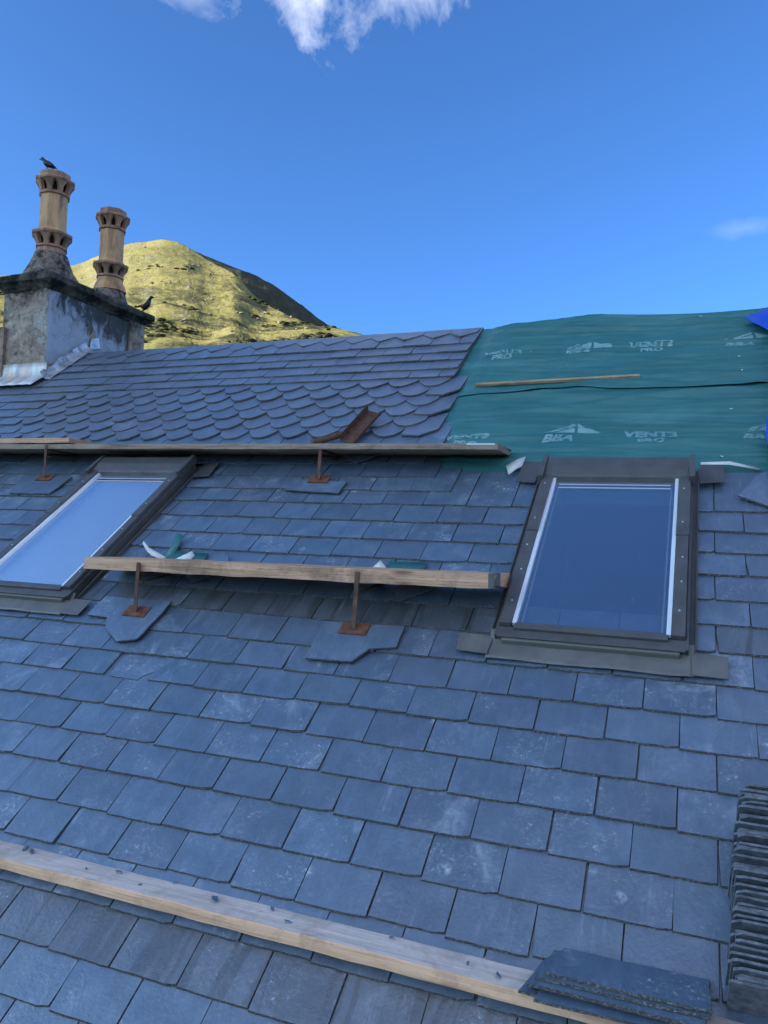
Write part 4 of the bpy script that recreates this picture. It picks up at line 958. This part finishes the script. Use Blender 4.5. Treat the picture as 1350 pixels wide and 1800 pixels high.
def mound(x, y, z0, z1, r0, r1):
    bm = bm_new(); rs = []
    for j in range(9):
        k = j/8; z = z0+(z1-z0)*k; r = r0+(r1-r0)*(k**0.6); ring = []
        for i in range(40):
            a = 2*math.pi*i/40; p = Vector((math.cos(a)*r, math.sin(a)*r*1.05, z))
            p *= 1+0.10*noise.fractal(p*9+Vector((x, y, 0)), 0.8, 2.0, 4)*(1-k*0.6); p.z = z+0.012*noise.noise(p*14)
            ring.append(bm.verts.new(p))
        rs.append(ring)
    for a, b in zip(rs, rs[1:]):
        for i in range(40): bm.faces.new((a[i], a[(i+1) % 40], b[(i+1) % 40], b[i]))
    bm.faces.new(rs[-1])
    link('flaunching', bm_mesh(bm, 'flaunching'), ch, [MAT['mortar']], loc=Vector((x, y, 0))-chl)
mound(PX, 3.885, 3.68, 3.965, 0.29, 0.135)
mound(PX, 4.615, 3.68, 3.87, 0.23, 0.145)
# lead at the foot: front apron with crimps, and stepped pieces up the side
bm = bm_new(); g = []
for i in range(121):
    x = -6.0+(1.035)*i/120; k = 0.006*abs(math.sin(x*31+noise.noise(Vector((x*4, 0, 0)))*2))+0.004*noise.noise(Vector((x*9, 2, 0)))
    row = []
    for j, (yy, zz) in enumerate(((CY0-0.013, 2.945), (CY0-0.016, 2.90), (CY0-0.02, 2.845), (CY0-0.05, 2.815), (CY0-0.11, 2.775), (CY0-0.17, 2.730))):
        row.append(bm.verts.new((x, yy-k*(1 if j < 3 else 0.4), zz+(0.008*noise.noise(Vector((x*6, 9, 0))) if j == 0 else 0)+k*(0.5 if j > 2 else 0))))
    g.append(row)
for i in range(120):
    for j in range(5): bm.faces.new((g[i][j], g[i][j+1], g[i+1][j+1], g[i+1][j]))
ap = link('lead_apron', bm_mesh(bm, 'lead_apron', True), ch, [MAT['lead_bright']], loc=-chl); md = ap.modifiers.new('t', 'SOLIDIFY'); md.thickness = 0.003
for i in range(13):
    v0 = 4.56+0.046*i; v1 = v0+0.052; hh = 0.095+0.014*rnd.uniform(-1, 1); q0 = 0.012+0.008*rnd.random(); bm = bm_new()
    pr = [(q0+0.002, hh), (0.020, 0.050), (0.045, 0.034), (0.085, 0.030)]
    A = [bm.verts.new(W(CX1+x+0.002+0.010*(i % 2), v0, h+0.006*(i % 2))) for x, h in pr]; B = [bm.verts.new(W(CX1+x+0.002+0.010*(i % 2)+0.006, v1, h+0.006*(i % 2)+0.004)) for x, h in pr]
    for k in range(3): bm.faces.new((A[k], A[k+1], B[k+1], B[k]))
    o = link('flashing_step', bm_mesh(bm, 'flashing_step'), ch, [MAT['lead_blue']], loc=-chl); md = o.modifiers.new('t', 'SOLIDIFY'); md.thickness = 0.004
bm = bm_new(); bm.faces.new([bm.verts.new(p) for p in ((CX1+0.02, 4.09, 3.165), (CX1+0.022, 4.22, 3.215), (CX1+0.025, 4.19, 3.30), (CX1+0.02, 4.11, 3.27))])
o = link('flashing_flap', bm_mesh(bm, 'flashing_flap'), ch, [MAT['lead_blue']], loc=-chl); md = o.modifiers.new('t', 'SOLIDIFY'); md.thickness = 0.004
# old board fixed on the left of the front face
bm = bm_new(); add_box(bm, CX0-0.012, CX0+0.055, CY0-0.035, CY0-0.0005, 2.75, 3.27, 0, 0.004); link('old_board', bm_mesh(bm, 'old_board'), ch, [MAT['board_dark']], loc=-chl)

# ------------------------------------------------------------------ birds
def bird(loc, rotz, label, pitch):
    """one continuous body lofted along a spine from tail tip to beak, local +x forward"""
    cp, sp = math.cos(pitch), math.sin(pitch)
    spine = [(-0.105, -0.020, 0.010, 0.003), (-0.085, -0.014, 0.013, 0.004), (-0.060, -0.006, 0.017, 0.009), (-0.042, 0.0, 0.024, 0.020), (-0.018, 0.002, 0.031, 0.030), (0.010, 0.004, 0.032, 0.033), (0.032, 0.010, 0.028, 0.029),
             (0.046, 0.020, 0.0235, 0.025), (0.056, 0.028, 0.0205, 0.022), (0.066, 0.032, 0.0195, 0.020), (0.076, 0.032, 0.0155, 0.016), (0.083, 0.030, 0.008, 0.008), (0.089, 0.028, 0.0045, 0.0045), (0.102, 0.024, 0.001, 0.001)]
    bm = bm_new(); rs = []
    for x, z, ry, rz in spine:
        head = x > 0.05
        X, Z = (x*cp-z*sp, x*sp+z*cp) if not head else (x*math.cos(pitch*0.35)-z*sp*0.9, 0.05*sp+x*math.sin(pitch*0.35)*0.6+z*cp+0.03*sp)
        rs.append([bm.verts.new((X-math.sin(2*math.pi*i/12)*rz*sp*(0 if head else 1), math.cos(2*math.pi*i/12)*ry, Z+math.sin(2*math.pi*i/12)*rz*(1 if head else cp))) for i in range(12)])
    for a, b in zip(rs, rs[1:]):
        for i in range(12): bm.faces.new((a[i], a[(i+1) % 12], b[(i+1) % 12], b[i]))
    bm.faces.new(rs[0]); bm.faces.new(rs[-1])
    o = link('bird', bm_mesh(bm, 'bird', True), None, [MAT['bird']], loc=loc, rot=(0, 0, rotz))
    for sy in (-1, 1):
        b2 = bm_new(); bmesh.ops.create_cone(b2, cap_ends=True, segments=6, radius1=0.0025, radius2=0.004, depth=0.045); link('leg', bm_mesh(b2, 'leg'), o, [MAT['bird']], loc=(0.005, sy*0.012, -0.045))
        b2 = bm_new(); bmesh.ops.create_uvsphere(b2, u_segments=10, v_segments=8, radius=1.0, matrix=Matrix.Diagonal((0.058, 0.007, 0.020, 1))); link('wing', bm_mesh(b2, 'wing', True), o, [MAT['bird']], loc=(-0.022*cp, sy*0.028, -0.002-0.012*sp), rot=(0, -pitch-0.08, 0))
    o.scale = (0.86, 0.86, 0.86)
    return tag(o, label, 'bird')
bird((PX-0.01, 3.80, 4.742), math.pi+0.35, 'small black bird perched on the rim of the nearer chimney pot', 0.25)
bird((-4.985, 4.835, 3.795), 0.25, 'small black bird perched on the far corner of the chimney coping', 0.75)

# bright flecks of debris lying on the membrane
for u, v, up_ in ((0.02, 5.06, True), (0.22, 4.42, True), (0.23, 4.20, True), (0.17, 3.80, False), (-0.98, 4.62, True), (-0.72, 4.4, True), (0.12, 3.32, False), (-0.55, 3.26, False)):
    bm = bm_new(); n = 5; sz = rnd.uniform(0.006, 0.012)
    prism(bm, [(math.cos(6.283*i/n)*sz*rnd.uniform(0.5, 1.2), math.sin(6.283*i/n)*sz*0.6*rnd.uniform(0.5, 1.2)) for i in range(n)], 0, 0.002)
    o = link('debris_fleck', bm_mesh(bm, 'debris_fleck'), None, [MAT['white_spot']], loc=W(u, v, mem_h(u, v, up_)+0.001), rot=(PITCH, 0, rnd.uniform(0, 3)))
    tag(o, 'tiny white fleck of debris on the green membrane', 'debris', 'white flecks on the membrane')
